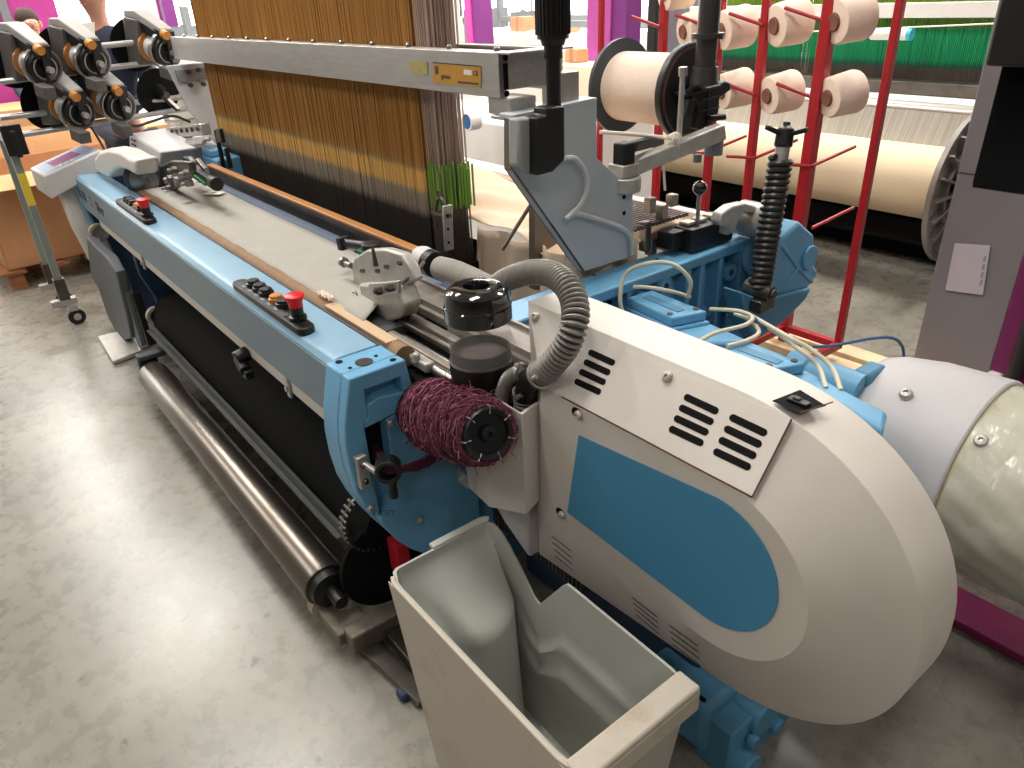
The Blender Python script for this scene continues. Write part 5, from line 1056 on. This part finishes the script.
def feeder(c, lab, disc=True, size=1.18):
    """c: centre of the front drum"""
    rt = thing('weft_feeder', c, lab, 'weft feeder', 'black weft feeders on the stand'); s = size; up_ = V((0, 0, 1)); sd = AX.cross(up_).normalized(); u2 = sd.cross(AX)
    P = lambda a, b, d: c + AX * a * s + sd * b * s + u2 * d * s
    mb = MB(); mb.lathe([(.045, .02), (.072, .02), (.080, .012), (.082, 0), (.082, -.02), (.070, -.024)], P(0, 0, 0), AX, 40); rm_ = mb.build('drum_rim', BLACK, rt); mb = MB(); mb.hollow(P(-.018, 0, 0), P(.004, 0, 0), .084 * s, .078 * s, 40); mb.build('rim_ring', mat_f('silver_rim', (150, 150, 150), .3, .7), rm_)
    mb = MB(); mb.lathe([(.070, .018), (.050, .021), (.046, .0), (.012, .0), (.012, .012), (.001, .014)], P(0, 0, 0), AX, 36); mb.build('drum_face', BLACK, rt)
    mb = MB(); mb.hollow(P(.0215, 0, 0), P(.023, 0, 0), .052 * s, .046 * s, 36); mb.build('face_ring', fd_top, rt)
    mb = MB(); mb.lathe([(.066, 0), (.066, .085)], P(-.10, 0, 0), AX, 32); mb.build('drum', mat_f('drum_white', (196, 194, 190), .3), rt)
    mb = MB(); mb.lathe([(.066, 0), (.084, .004), (.084, .020), (.066, .024)], P(-.125, 0, 0), AX, 36); mb.build('amber_ring', GOLD, rt)
    mb = MB(); mb.loft([[P(-.25, -.05, -.08), P(-.25, .05, -.08), P(-.25, .05, .09), P(-.25, -.05, .09)], [P(-.22, -.075, -.10), P(-.22, .075, -.10), P(-.22, .065, .12), P(-.22, -.065, .12)], [P(-.12, -.07, -.08), P(-.12, .07, -.08), P(-.12, .055, .12), P(-.12, -.055, .12)]]); mb.build('motor_body', fd_body, rt, bevel=.008)
    mb = MB(); mb.loft([[P(-.24, -.05, .115), P(-.24, .05, .115), P(-.24, .045, .145), P(-.24, -.045, .145)], [P(-.16, -.045, .12), P(-.16, .045, .12), P(-.16, .04, .155), P(-.16, -.04, .155)], [P(.03, -.035, .075), P(.03, .035, .075), P(.03, .03, .105), P(.03, -.03, .105)]]); mb.build('top_housing', fd_top, rt, bevel=.006)
    mb = MB(); mb.loft([[P(-.20, -.04, .08), P(-.20, .04, .08), P(-.20, .04, .12), P(-.20, -.04, .12)], [P(.04, -.035, .04), P(.04, .035, .04), P(.04, .035, .095), P(.04, -.035, .095)]]); mb.bar(P(.035, 0, .08), P(.035, 0, -.0), .03 * s, .02 * s); mb.bar(P(.035, .0, -.01), P(.06, 0, -.05), .03 * s, .03 * s); mb.build('front_arm', BLACK, rt, bevel=.004)
    mb = MB(); mb.cyl(P(.03, .02, .085), P(.06, .02, .08), .020 * s, seg=20); mb.build('orange_cap', ORANGE, rt)
    mb = MB(); mb.cyl(P(.05, -.0, .0), P(.075, 0, .0), .014 * s, seg=14); mb.build('yarn_eye', ALU, rt)
    mb = MB(); mb.obox(P(.10, .06, -.075), (.09 * s, .05 * s, .05 * s), AX); mb.build('tensioner', fd_body, rt, bevel=.004)
    if disc: mb = MB(); mb.lathe([(.15, 0), (.15, .004), (.02, .004)], P(-.27, 0, -.02), AX, 48); mb.cyl(P(-.27, 0, -.02), P(-.24, 0, -.02), .03 * s); mb.build('balloon_disc', BLACKM, rt)
    return rt
_mf = {}
def mat_f(n, c, r=.5, m=0):
    if n not in _mf: _mf[n] = mat(n, c, r, m)
    return _mf[n]
fx = XS + .12
for (px, py, lab, dsc) in ((43, 67, 'weft feeder at the left end of the upper row', True), (93, 61, 'weft feeder second in the upper row, with a big disc behind it', True), (166, 51, 'weft feeder in the upper row half hidden by the aluminium frame', True), (78, 112, 'weft feeder at the left of the lower row, above the tilted terminal', True), (119, 106, 'weft feeder second in the lower row', False)):
    feeder(at(px, py, x=fx), lab, dsc)
mb = MB(); c = at(158, 92, x=XS - .05); mb.lathe([(.135, 0), (.135, .006), (.05, .01), (.03, .03), (.02, .06)], c, AX, 48); dk = mb.build('balloon_disc', BLACKM); tag(dk, 'lone round black disc beside the grey side plate', 'disc')
mb = MB(); mb.bar(c + V((.03, 0, 0)), c + V((.12, .06, -.10)), .03, .02); mb.cyl(c + AX * .05, c + AX * .09, .02); mb.build('disc_arm', DSTEEL, dk)
# black sagging cable under the feeders
cable('feeder_cable', [at(118, 122, x=-4.9), at(135, 126, x=-4.9), at(150, 122, x=-4.9), at(172, 116, x=-4.9), at(190, 122, x=-4.8)], .008, BLACK, 'black cable sagging below the lower row of feeders')
cable('feeder_cable', [at(90, 125, x=-5.1), at(98, 138, x=-5.1), at(106, 152, x=-5.0)], .007, BLACK, 'black cable hanging down in front of the cardboard')
# ================================================================= boxes on the left
def box_carton(px0, py0, x, w, d, h, zb2, m, lab, flaps=False, name='cardboard_box', rz=.1):
    c = at(px0, py0, x=x); t = thing(name, (c.x, c.y, zb2), lab, 'cardboard box', rz=rz)
    mb = MB(); cx_, cy_ = c.x, c.y
    R_ = Matrix.Rotation(rz, 4, 'Z')
    def tr(p): return V((cx_, cy_, zb2)) + R_ @ V(p)
    def bx(a0, a1, b0, b1, c0, c1): mb.loft([[tr((a0, b0, c0)), tr((a1, b0, c0)), tr((a1, b1, c0)), tr((a0, b1, c0))], [tr((a0, b0, c1)), tr((a1, b0, c1)), tr((a1, b1, c1)), tr((a0, b1, c1))]])
    if flaps:
        e = .008; bx(-w / 2, w / 2, -d / 2, -d / 2 + e, 0, h); bx(-w / 2, w / 2, d / 2 - e, d / 2, 0, h); bx(-w / 2, -w / 2 + e, -d / 2, d / 2, 0, h); bx(w / 2 - e, w / 2, -d / 2, d / 2, 0, h); bx(-w / 2, w / 2, -d / 2, d / 2, 0, .01)
    else: bx(-w / 2, w / 2, -d / 2, d / 2, 0, h)
    mb.build('carton', m, t, bevel=.003)
    if flaps:
        mb = MB(); q = [tr((w / 2, -d / 2, h)), tr((w / 2, d / 2, h)), tr((w / 2 + .22, d / 2 + .02, h - .06)), tr((w / 2 + .22, -d / 2 - .02, h - .06))]; mb.prism(q, (0, 0, .006)); mb.build('flap', CARD, t)
        mb = MB(); q = [tr((-w / 2, -d / 2, h)), tr((-w / 2, d / 2, h)), tr((-w / 2 - .1, d / 2 + .02, h + .18)), tr((-w / 2 - .1, -d / 2 - .02, h + .18))]; mb.prism(q, (0, 0, .006)); mb.build('flap', CARD, t)
    return t
box_carton(70, 200, -6.5, .8, 1.2, .62, .13, CARD2, 'large open cardboard box on a pallet behind the terminal, flap folded out', True)
box_carton(-30, 215, -7.3, .6, .6, .55, .0, CARD2, 'brown cardboard box on the floor at the far left edge')
box_carton(30, 150, -9.2, .8, .9, .9, .0, CARD, 'pale cardboard box seen between the stand posts')
box_carton(120, 150, -7.5, .7, .7, .8, .0, CARD, 'pale cardboard box behind the vented housing')
pt = thing('wooden_pallet', (-6.2, .75, 0), 'wooden pallet under the large open cardboard box', 'pallet')
c = at(70, 200, x=-6.5)
for k in range(5): mb = MB(); mb.box(c.x - .5, c.x + .5, c.y - .62 + k * .27, c.y - .46 + k * .27, .105, .125); mb.build('deck_board', mat_f('pallet_wood', (150, 96, 60), .7), pt)
for y in (-.58, 0, .52):
    mb = MB()
    for xx in (-.48, -.05, .38): mb.box(c.x + xx, c.x + xx + .1, c.y + y, c.y + y + .1, .02, .105)
    mb.box(c.x - .5, c.x + .5, c.y + y, c.y + y + .1, 0, .02); mb.build('runner', mat_f('pallet_wood', (150, 96, 60), .7), pt)
# ================================================================= people (far left)
def person(base, face, coat, hairm, lab, h=1.76, lean=(0, 0), shirt=False, arm=False, bald=False):
    """base: foot point, face: heading angle (radians)"""
    rt = thing('person', base, lab, 'person'); b = V(base)
    f = V((math.cos(face), math.sin(face), 0)); s_ = V((-math.sin(face), math.cos(face), 0)); k = h / 1.76
    P = lambda a, c, z: b + f * a * k + s_ * c * k + V((0, 0, z * k)) + V((lean[0], lean[1], 0)) * (z / 1.76) ** 2
    def skin(chains, name, m, parent, sub=1):
        bm = bmesh.new(); idx = {}; rad_ = []
        me = bpy.data.meshes.new(name); vs = []; es = []
        for ch in chains:
            last = None
            for key, p, r in ch:
                if key not in idx: idx[key] = len(vs); vs.append(p); rad_.append(r)
                if last is not None: es.append((last, idx[key]))
                last = idx[key]
        bm.free(); me.from_pydata(vs, es, []); o = bpy.data.objects.new(name, me); COL.objects.link(o)
        md = o.modifiers.new('skin', 'SKIN'); md.use_smooth_shade = True
        for i, r in enumerate(rad_):
            me.skin_vertices[0].data[i].radius = r if isinstance(r, tuple) else (r, r)
        me.skin_vertices[0].data[0].use_root = True
        sb = o.modifiers.new('sub', 'SUBSURF'); sb.levels = 2; sb.render_levels = 2
        me.materials.append(m); dg = bpy.context.evaluated_depsgraph_get(); m2 = bpy.data.meshes.new_from_object(o.evaluated_get(dg)); bpy.data.objects.remove(o)
        o = bpy.data.objects.new(name, m2); COL.objects.link(o); o.parent = parent; o.matrix_parent_inverse = wm(parent).inverted(); m2.polygons.foreach_set('use_smooth', [True] * len(m2.polygons)); return o
    pel = ('pel', P(0, 0, .95), (.15 * k, .11 * k)); che = ('che', P(.01, 0, 1.32), (.18 * k, .12 * k)); nk = ('nk', P(0, 0, 1.49), .055 * k)
    arms = []
    for sg, n_ in ((1, 'l'), (-1, 'r')):
        arms.append([('che', che[1], che[2]), ('sh' + n_, P(0, sg * .18, 1.41), .065 * k), ('el' + n_, P(.02, sg * .25, 1.12), .05 * k), ('wr' + n_, P(.22, sg * .17, 1.02), .033 * k)])
    coatc = [[pel, ('wa', P(0, 0, 1.12), (.14 * k, .10 * k)), che, ('co', P(0, 0, 1.49), .075 * k)]] + arms
    body = [[('pel', P(0, 0, .95), (.06 * k, .05 * k)), ('che', P(.01, 0, 1.3), (.11 * k, .07 * k)), ('nk', P(0, 0, 1.49), .046 * k), ('ch', P(.01, 0, 1.55), .05 * k), ('hd', P(.015, 0, 1.62), (.078 * k, .092 * k)), ('tp', P(.01, 0, 1.70), (.068 * k, .082 * k))]]
    for sg, n_ in ((1, 'l'), (-1, 'r')):
        body.append([('pel', P(0, 0, .95), .1), ('hip' + n_, P(0, sg * .09, .88), .045 * k), ('kn' + n_, P(.02, sg * .10, .48), .04 * k), ('an' + n_, P(0, sg * .10, .08), .04 * k), ('to' + n_, P(.16, sg * .11, .04), .035 * k)])
        w_ = P(.22, sg * .17, 1.02)
        body.append([('che', P(.01, 0, 1.3), .1), ('s' + n_, P(0, sg * .16, 1.40), .05 * k), ('e' + n_, P(.02, sg * .25, 1.12), .04 * k), ('w' + n_, w_, .027 * k), ('hn' + n_, w_ + f * .06, .027 * k)])
        for q in range(4): body.append([('hn' + n_, w_ + f * .06, .03), ('f%s%d' % (n_, q), w_ + f * .11 + s_ * (.024 - .016 * q), .010), ('g%s%d' % (n_, q), w_ + f * .145 + s_ * (.026 - .017 * q) - V((0, 0, .015)), .008)])
        body.append([('hn' + n_, w_ + f * .06, .03), ('t' + n_, w_ + f * .07 - s_ * sg * .045, .010), ('u' + n_, w_ + f * .10 - s_ * sg * .055, .008)])
    bd = skin(body, 'body', SKIN, rt)
    skin(coatc, 'jacket', coat, rt)
    trs = [[('pel', P(0, 0, .96), (.145 * k, .11 * k))] + [('hip' + n_, P(0, sg * .09, .86), .098 * k), ('kn' + n_, P(.02, sg * .10, .48), .075 * k), ('an' + n_, P(0, sg * .10, .10), .06 * k)] for sg, n_ in ((1, 'l'), (-1, 'r'))]
    skin(trs, 'trousers', GREYC, rt)
    if arm: pass
    H = P(.015, 0, 1.645)
    mb = MB(); mb.sphere(H + f * .095 * k + V((0, 0, -.012)), .016, 10, (1, 1, 1.5)); mb.build('nose', SKIN, bd)
    for sg in (1, -1):
        mb = MB(); mb.sphere(H + s_ * sg * .082 * k + V((0, 0, -.01)), .026, 10, (.7, .7, 1.2)); mb.build('ear', SKIN, bd)
        mb = MB(); mb.sphere(H + f * .078 * k + s_ * sg * .032 + V((0, 0, .012)), .011, 8); mb.build('eye', WHITE, bd)
    mb = MB(); mb.obox(H + f * .088 * k + V((0, 0, -.055)), (.01, .045, .008), f); mb.build('mouth', mat_f('lips', (170, 100, 96), .5), bd)
    if not bald: mb = MB(); mb.sphere(H - f * .032 * k + V((0, 0, .042)), .092 * k, 18, (1.0, 1.0, .92)); mb.build('hair', hairm, rt)
    if shirt: mb = MB(); mb.prism([P(.10, .045, 1.50), P(.10, -.045, 1.50), P(.145, -.02, 1.30), P(.145, .02, 1.30)], f * .01); mb.build('shirt_front', SHIRT, rt)
    return rt
pA = at(34, 40, x=-8.0)
person((-8.0, pA.y, 0), .15, mat_f('slate_jacket', (72, 78, 92), .85), HAIR, 'man with short brown hair in a grey jacket behind the feeders, head turned right', 1.74)
pB = at(88, 12, x=-8.6)
pB = at(97, 10, x=-5.7)
person((-5.7, pB.y, 0), -.9, NAVYC, mat_f('grey_hair', (150, 146, 140), .8), 'person in a navy coat and open white shirt standing behind the feeders', 1.92, shirt=True)
# ================================================================= far hall: columns, cabinets, small looms
def column(px, y, w, lab, m=MAG, lean=0, z=3.4):
    x = at(px, 20, y=y).x; t = thing('gantry_leg', (x, y, 0), lab, 'column')
    mb = MB(); mb.loft([[(x - w, y - .12, 0), (x + w, y - .12, 0), (x + w, y + .12, 0), (x - w, y + .12, 0)], [(x - w - lean, y - .12, z), (x + w - lean, y - .12, z), (x + w - lean, y + .12, z), (x - w - lean, y + .12, z)]]); mb.build('leg_face', m, t, bevel=.006)
    mb = MB(); mb.loft([[(x + w, y - .10, 0), (x + w + .16, y - .08, 0), (x + w + .16, y + .12, 0), (x + w, y + .12, 0)], [(x + w - lean, y - .10, z), (x + w + .16 - lean, y - .08, z), (x + w + .16 - lean, y + .12, z), (x + w - lean, y + .12, z)]]); mb.build('leg_side', mat_f('violet_shade', (124, 46, 126), .5), t)
    mb = MB(); mb.box(x - w - .05, x + w + .2, y - .2, y + .2, 0, .04); mb.build('leg_foot', MGREY, t); return t
column(477, 6.6, .075, 'magenta gantry leg beyond the right end of the aluminium frame', mat_f('bright_magenta', (206, 60, 156), .5), .10)
column(606, 5.6, .16, 'wide magenta and violet gantry leg behind the black shaft', mat_f('soft_magenta', (176, 70, 150), .5), -.05)
column(167, 9.0 if False else 4.2, .05, 'slim magenta leg seen left of the brown curtain', MAG)
pc_ = at(60, 30, x=-9.6); t = thing('display_wall', (-9.8, pc_.y, 0), 'magenta exhibition panel behind the two men', 'panel')
mb = MB(); mb.box(-9.85, -9.8, at(0, 60, x=-9.8).y - .5, at(66, 40, x=-9.8).y, 0, 2.6); mb.build('panel', MAG, t, bevel=.01)
for yy in (.3,): mb = MB(); y1 = at(10, 30, x=-9.7).y; mb.box(-9.79, -9.7, y1 - .03, y1 + .05, 0, 2.6); mb.build('panel_post', MGREY, t)
# black cable duct beside the wide leg
x = at(655, 30, y=5.4).x; mb = MB(); mb.box(x - .05, x + .05, 5.35, 5.5, 0, 2.8); o = mb.build('cable_duct', BLACK, bevel=.01); tag(o, 'black vertical duct right of the wide magenta leg', 'duct')
x = at(678, 20, y=6.2).x; mb = MB(); mb.box(x - .14, x + .14, 6.1, 6.4, 0, 2.4); o = mb.build('tool_cabinet', MGREY, bevel=.01); tag(o, 'grey cabinet far behind the bobbin', 'cabinet')
# cream cabinet with emergency stop
x0, x1 = at(566, 120, y=3.9).x, at(600, 120, y=3.9).x
cbx = thing('control_cabinet', (x0, 4.0, 0), 'cream control cabinet with red and yellow stop button behind the drive shaft', 'cabinet')
mb = MB(); mb.box(x0 - .20, x1 + .05, 3.9, 4.22, 0, at(582, 66, y=3.9).z); mb.build('cabinet_body', mat_f('cabinet_cream', (216, 208, 184), .5), cbx, bevel=.012)
a = at(566, 84, y=3.88); mb = MB(); mb.box(a.x - .05, a.x + .05, 3.85, 3.9, a.z - .06, a.z + .05); mb.build('yellow_plate', mat_f('stop_yellow', (226, 190, 40), .5), cbx); mb = MB(); mb.cyl((a.x, 3.85, a.z), (a.x, 3.80, a.z), .035); mb.build('stop_button', REDB, cbx)
mb = MB(); mb.box(x1 - .16, x1 - .155, 3.893, 3.9, .1, 1.0); mb.build('door_gap', MGREY, cbx)
# low white machine with blue cap
wm_ = thing('white_machine', (-3.4, 3.6, 0), 'low white machine casing behind the peach cloth', 'machine')
mb = MB(); mb.box(-5.2, -3.36, 3.0, 3.8, 0, .95); mb.build('casing', WHITE, wm_, bevel=.02)
a = at(507, 128, y=2.98); mb = MB(); mb.box(a.x, a.x + .2, 2.99, 3.0, a.z - .01, a.z + .01); mb.build('casing_lettering', MGREY, wm_)
a = at(467, 122, y=2.8); mb = MB(); mb.cyl(a, a + V((.0, .08, 0)), .045, seg=28); o = mb.build('end_drum', mat_f('cap_blue', (30, 104, 176), .4), wm_); o['label'] = 'round blue drum end'
mb = MB(); mb.hollow(a + V((0, -.004, 0)), a + V((0, .08, 0)), .055, .045, 28); mb.build('cap_collar', WHITE, o)
# rows of distant white looms
bgw = mat_f('bg_white', (232, 228, 220), .5); bgc = mat_f('bg_cream', (214, 206, 186), .5); bgo = mat_f('bg_salmon', (226, 160, 120), .6)
def far_loom(x, y, rz, lab, col=bgw, sheet=None, s=1.0):
    t = thing('distant_loom', (x, y, 0), lab, 'weaving loom', 'white looms far down the hall', rz=rz); R_ = Matrix.Rotation(rz, 4, 'Z')
    o_ = V((x, y, 0))
    def B(mb, a0, a1, b0, b1, c0, c1):
        tr = lambda p: o_ + R_ @ (V(p) * s); mb.loft([[tr((a0, b0, c0)), tr((a1, b0, c0)), tr((a1, b1, c0)), tr((a0, b1, c0))], [tr((a0, b0, c1)), tr((a1, b0, c1)), tr((a1, b1, c1)), tr((a0, b1, c1))]])
    mb = MB(); B(mb, -1.4, 1.4, -.6, -.45, .55, .95); B(mb, -1.5, -1.3, -.6, .7, 0, 1.05); B(mb, 1.3, 1.5, -.6, .7, 0, 1.05); mb.build('frame', col, t, bevel=.02)
    mb = MB(); B(mb, -1.35, 1.35, -.44, .5, .88, .93); mb.build('cloth', bgw, t)
    mb = MB(); mb.cyl(o_ + R_ @ V((-1.25 * s, .6 * s, .45 * s)), o_ + R_ @ V((1.25 * s, .6 * s, .45 * s)), .3 * s, seg=32); mb.build('warp_beam', mat_f('bg_beam', (226, 214, 192), .6), t)
    mb = MB(); B(mb, -1.4, 1.4, .0, .12, 1.15, 1.25); B(mb, -1.45, -1.35, 0, .12, 1.0, 1.7); B(mb, 1.35, 1.45, 0, .12, 1.0, 1.7); mb.build('harness_frame', MGREY, t, bevel=.01)
    if sheet: mb = MB(); B(mb, -1.2, 1.2, .04, .08, .95, 1.6); mb.build('harness', sheet, t)
    mb = MB(); B(mb, 1.5, 1.9, -.4, .1, .7, 1.2); mb.build('control_box', bgc, t, bevel=.02)
    rn = random.Random(int(x * 10))
    for k in range(5): q = o_ + R_ @ V((-1.9 * s, (-.4 + .22 * k) * s, (1.15 + .16 * (k % 2)) * s)); mb = MB(); mb.lathe([(.02, 0), (.075 * s, .01), (.08 * s, .03), (.05, .2 * s), (.03, .24 * s)], q, (R_ @ V((-.8, .3, .3))), 20); mb.build('weft_feeder', BLACK, t)
    for k in range(3): q = o_ + R_ @ V(((-.9 + .7 * k) * s, .9 * s, 1.0 * s)); mb = MB(); mb.obox(q, (.22 * s, .2 * s, .22 * s), (1, .3, 0)); mb.build('salmon_crate', bgo, t)
    mb = MB(); B(mb, -1.9, -1.85, -.5, .7, 0, 1.4); mb.build('feeder_post', MGREY, t)
    return t
sal = mat_f('bg_sheet_tan', (176, 132, 84), .7)
for i, (x, y, rz, lab) in enumerate((( -8.4, 8.6, .0, 'white loom beyond the magenta leg, nearest of the distant ones'), (-3.9, 8.2, .0, 'white loom far behind the wide magenta leg'), (-11.8, 10.2, .1, 'white loom in the far row, left of the bright magenta leg'), (-6.0, 11.4, .0, 'white loom in the far row beyond the cones'), (-12.6, 4.4, .2, 'white loom glimpsed left of the brown curtain'), (-15.6, 6.4, .1, 'white loom farthest to the left, behind the navy coat'), (-1.4, 11.0, .0, 'white loom behind the green harness'), (-9.6, 13.5, .0, 'white loom at the very back of the hall'))):
    far_loom(x, y, rz, lab, bgw, None)
# cabinets / tables between
for i, (px, py, y, w, d, h, m, lab) in enumerate(((520, 60, 5.0, .8, .6, .95, bgw, 'long white table beyond the aluminium frame'), (540, 30, 5.9, .8, .4, 1.1, bgc, 'cream machine hood behind the black shaft'), (648, 40, 7.4, .8, .4, 1.2, bgw, 'white bench past the black duct'), (450, 70, 5.2, .7, .6, 1.0, bgw, 'white cabinet behind the pale edge cords'))):
    x = at(px, py, y=y).x; t = thing('machine_cabinet', (x, y, 0), lab, 'cabinet'); mb = MB(); mb.box(x - w, x + w, y, y + d, .05, h); mb.build('cabinet_body', m, t, bevel=.02); mb = MB(); mb.box(x - w * .9, x + w * .9, y + .05, y + d - .05, 0, .05); mb.build('plinth', DGREY, t)
    mb = MB(); mb.box(x - w * .5, x - w * .2, y - .01, y, h * .6, h * .8); mb.build('cabinet_panel', MGREY, t)
for i, (px, py, y, m, lab) in enumerate(((742, 52, 6.6, bgo, 'salmon cardboard carton between the upper yarn cones'), (585, 60, 5.1, bgo, 'salmon carton on the cream cabinet behind the shaft'), (397 + 120, 22, 7.0, bgo, 'small salmon carton on the far white table'), (540, 20, 7.0, bgo, 'small salmon carton beside the black sleeve'))):
    p = at(px, py, y=y); y = 4.05 if i == 1 else y; hw = .07 if i == 1 else .14; p.z = at(582, 66, y=3.9).z + .12 if i == 1 else p.z; p.x = at(571, 60, y=4.05).x if i == 1 else p.x; mb = MB(); mb.box(p.x - hw, p.x + hw, y, y + hw * 1.6, p.z - .12, p.z - .12 + hw * 1.3); o = mb.build('carton', m, bevel=.006); tag(o, lab, 'carton'); mb = MB(); mb.box(p.x - .02, p.x + .02, y - .002, y + hw * 1.6, p.z - .12, p.z - .118 + hw * 1.3); mb.build('carton_tape', CARD2, o)
    if i == 1: continue
    if i != 0: mb = MB(); mb.box(p.x - .17, p.x + .17, y - .05, y + .35, 0, p.z - .12); o2 = mb.build('carton_table', bgw, bevel=.01); tag(o2, 'white stand under the ' + lab, 'stand')
    else: mb = MB(); mb.box(p.x - .17, p.x + .17, y - .05, y + .35, 0, p.z - .12); o2 = mb.build('carton_table', bgw, bevel=.01); tag(o2, 'white stand carrying the salmon carton between the cones', 'stand')
# ================================================================= the hall
mb = MB(); mb.box(-26, 8, -8, 26, -.1, 0); struct('floor', mb, FLOOR, smooth=False)
WALLD = mat('hall_wall_grey', (104, 102, 98), .85)
WALL = mat('hall_wall', (236, 234, 228), .8, var=.02, vscale=2)
mb = MB(); mb.box(-26, 8, 26, 26.2, 0, 6.5); struct('wall_back', mb, WALL, smooth=False)
mb = MB(); mb.box(-26.2, -26, -8, 26, 0, 6.5); struct('wall_left', mb, WALL, smooth=False)
mb = MB(); mb.box(8, 8.2, -8, 26, 0, 6.5); struct('wall_right', mb, WALLD, smooth=False)
mb = MB(); mb.box(-26, 8, -8.2, -8, 0, 6.5); struct('wall_front', mb, WALLD, smooth=False)
mb = MB(); mb.box(-26, 8, -8, 26, 6.5, 6.7); struct('ceiling', mb, mat('hall_ceiling', (226, 226, 224), .9, var=.02), smooth=False)
# glowing window bands added to the far walls to brighten the background
GLW = emit('added_window_glow', (1.0, .98, .94), 6.0)
for i, (x0, x1) in enumerate(((-25, -19), (-18, -12), (-11, -5), (-4, 3))):
    mb = MB(); mb.box(x0, x1, 25.96, 25.99, .9, 4.2); w = struct('window_%d' % (i + 1), mb, GLW, smooth=False)
    mb = MB()
    for k in range(5): xx = x0 + (x1 - x0) * k / 4; mb.box(xx - .04, xx + .04, 25.9, 25.97, .9, 4.2)
    mb.build('window_frame', MGREY, w)
for i, (y0, y1) in enumerate(((-6, 1), (2, 9), (10, 17), (18, 25))):
    mb = MB(); mb.box(-25.99, -25.96, y0, y1, .9, 4.2); w = struct('window_%d' % (i + 5), mb, GLW, smooth=False)
    mb = MB()
    for k in range(5): yy = y0 + (y1 - y0) * k / 4; mb.box(-25.97, -25.9, yy - .04, yy + .04, .9, 4.2)
    mb.build('window_frame', MGREY, w)
# ceiling luminaires (fixtures are area lights with a housing)
def lamp(x, y, sx, sy, W):
    l = bpy.data.lights.new('ceiling_lamp', 'AREA'); l.shape = 'RECTANGLE'; l.size = sx; l.size_y = sy; l.energy = W; l.color = (1, .965, .91)
    o = bpy.data.objects.new('ceiling_lamp', l); COL.objects.link(o); o.location = (x, y, 5.2)
def WLAMP(x, y):
    if y < 0: return 42 if x > -8 else 60
    if x > 0: return 30
    if x < -8 or y > 4: return 125
    return 72
for x in (-14, -11, -8.1, -5.2, -1.8, 3.0):
    for y in (-3.2, .8, 5.5, 10, 15):
        lamp(x, y, .55, 1.3, WLAMP(x, y))
W = bpy.data.worlds.new('hall_air'); S.world = W; W.use_nodes = True
W.node_tree.nodes['Background'].inputs[0].default_value = (.9, .93, 1, 1); W.node_tree.nodes['Background'].inputs[1].default_value = .06
S.view_settings.view_transform = 'Standard'; S.view_settings.look = 'None'; S.view_settings.gamma = 1; S.view_settings.use_curve_mapping = False
S.view_settings.exposure = .55
S.cycles.use_denoising = True if hasattr(S, 'cycles') else None
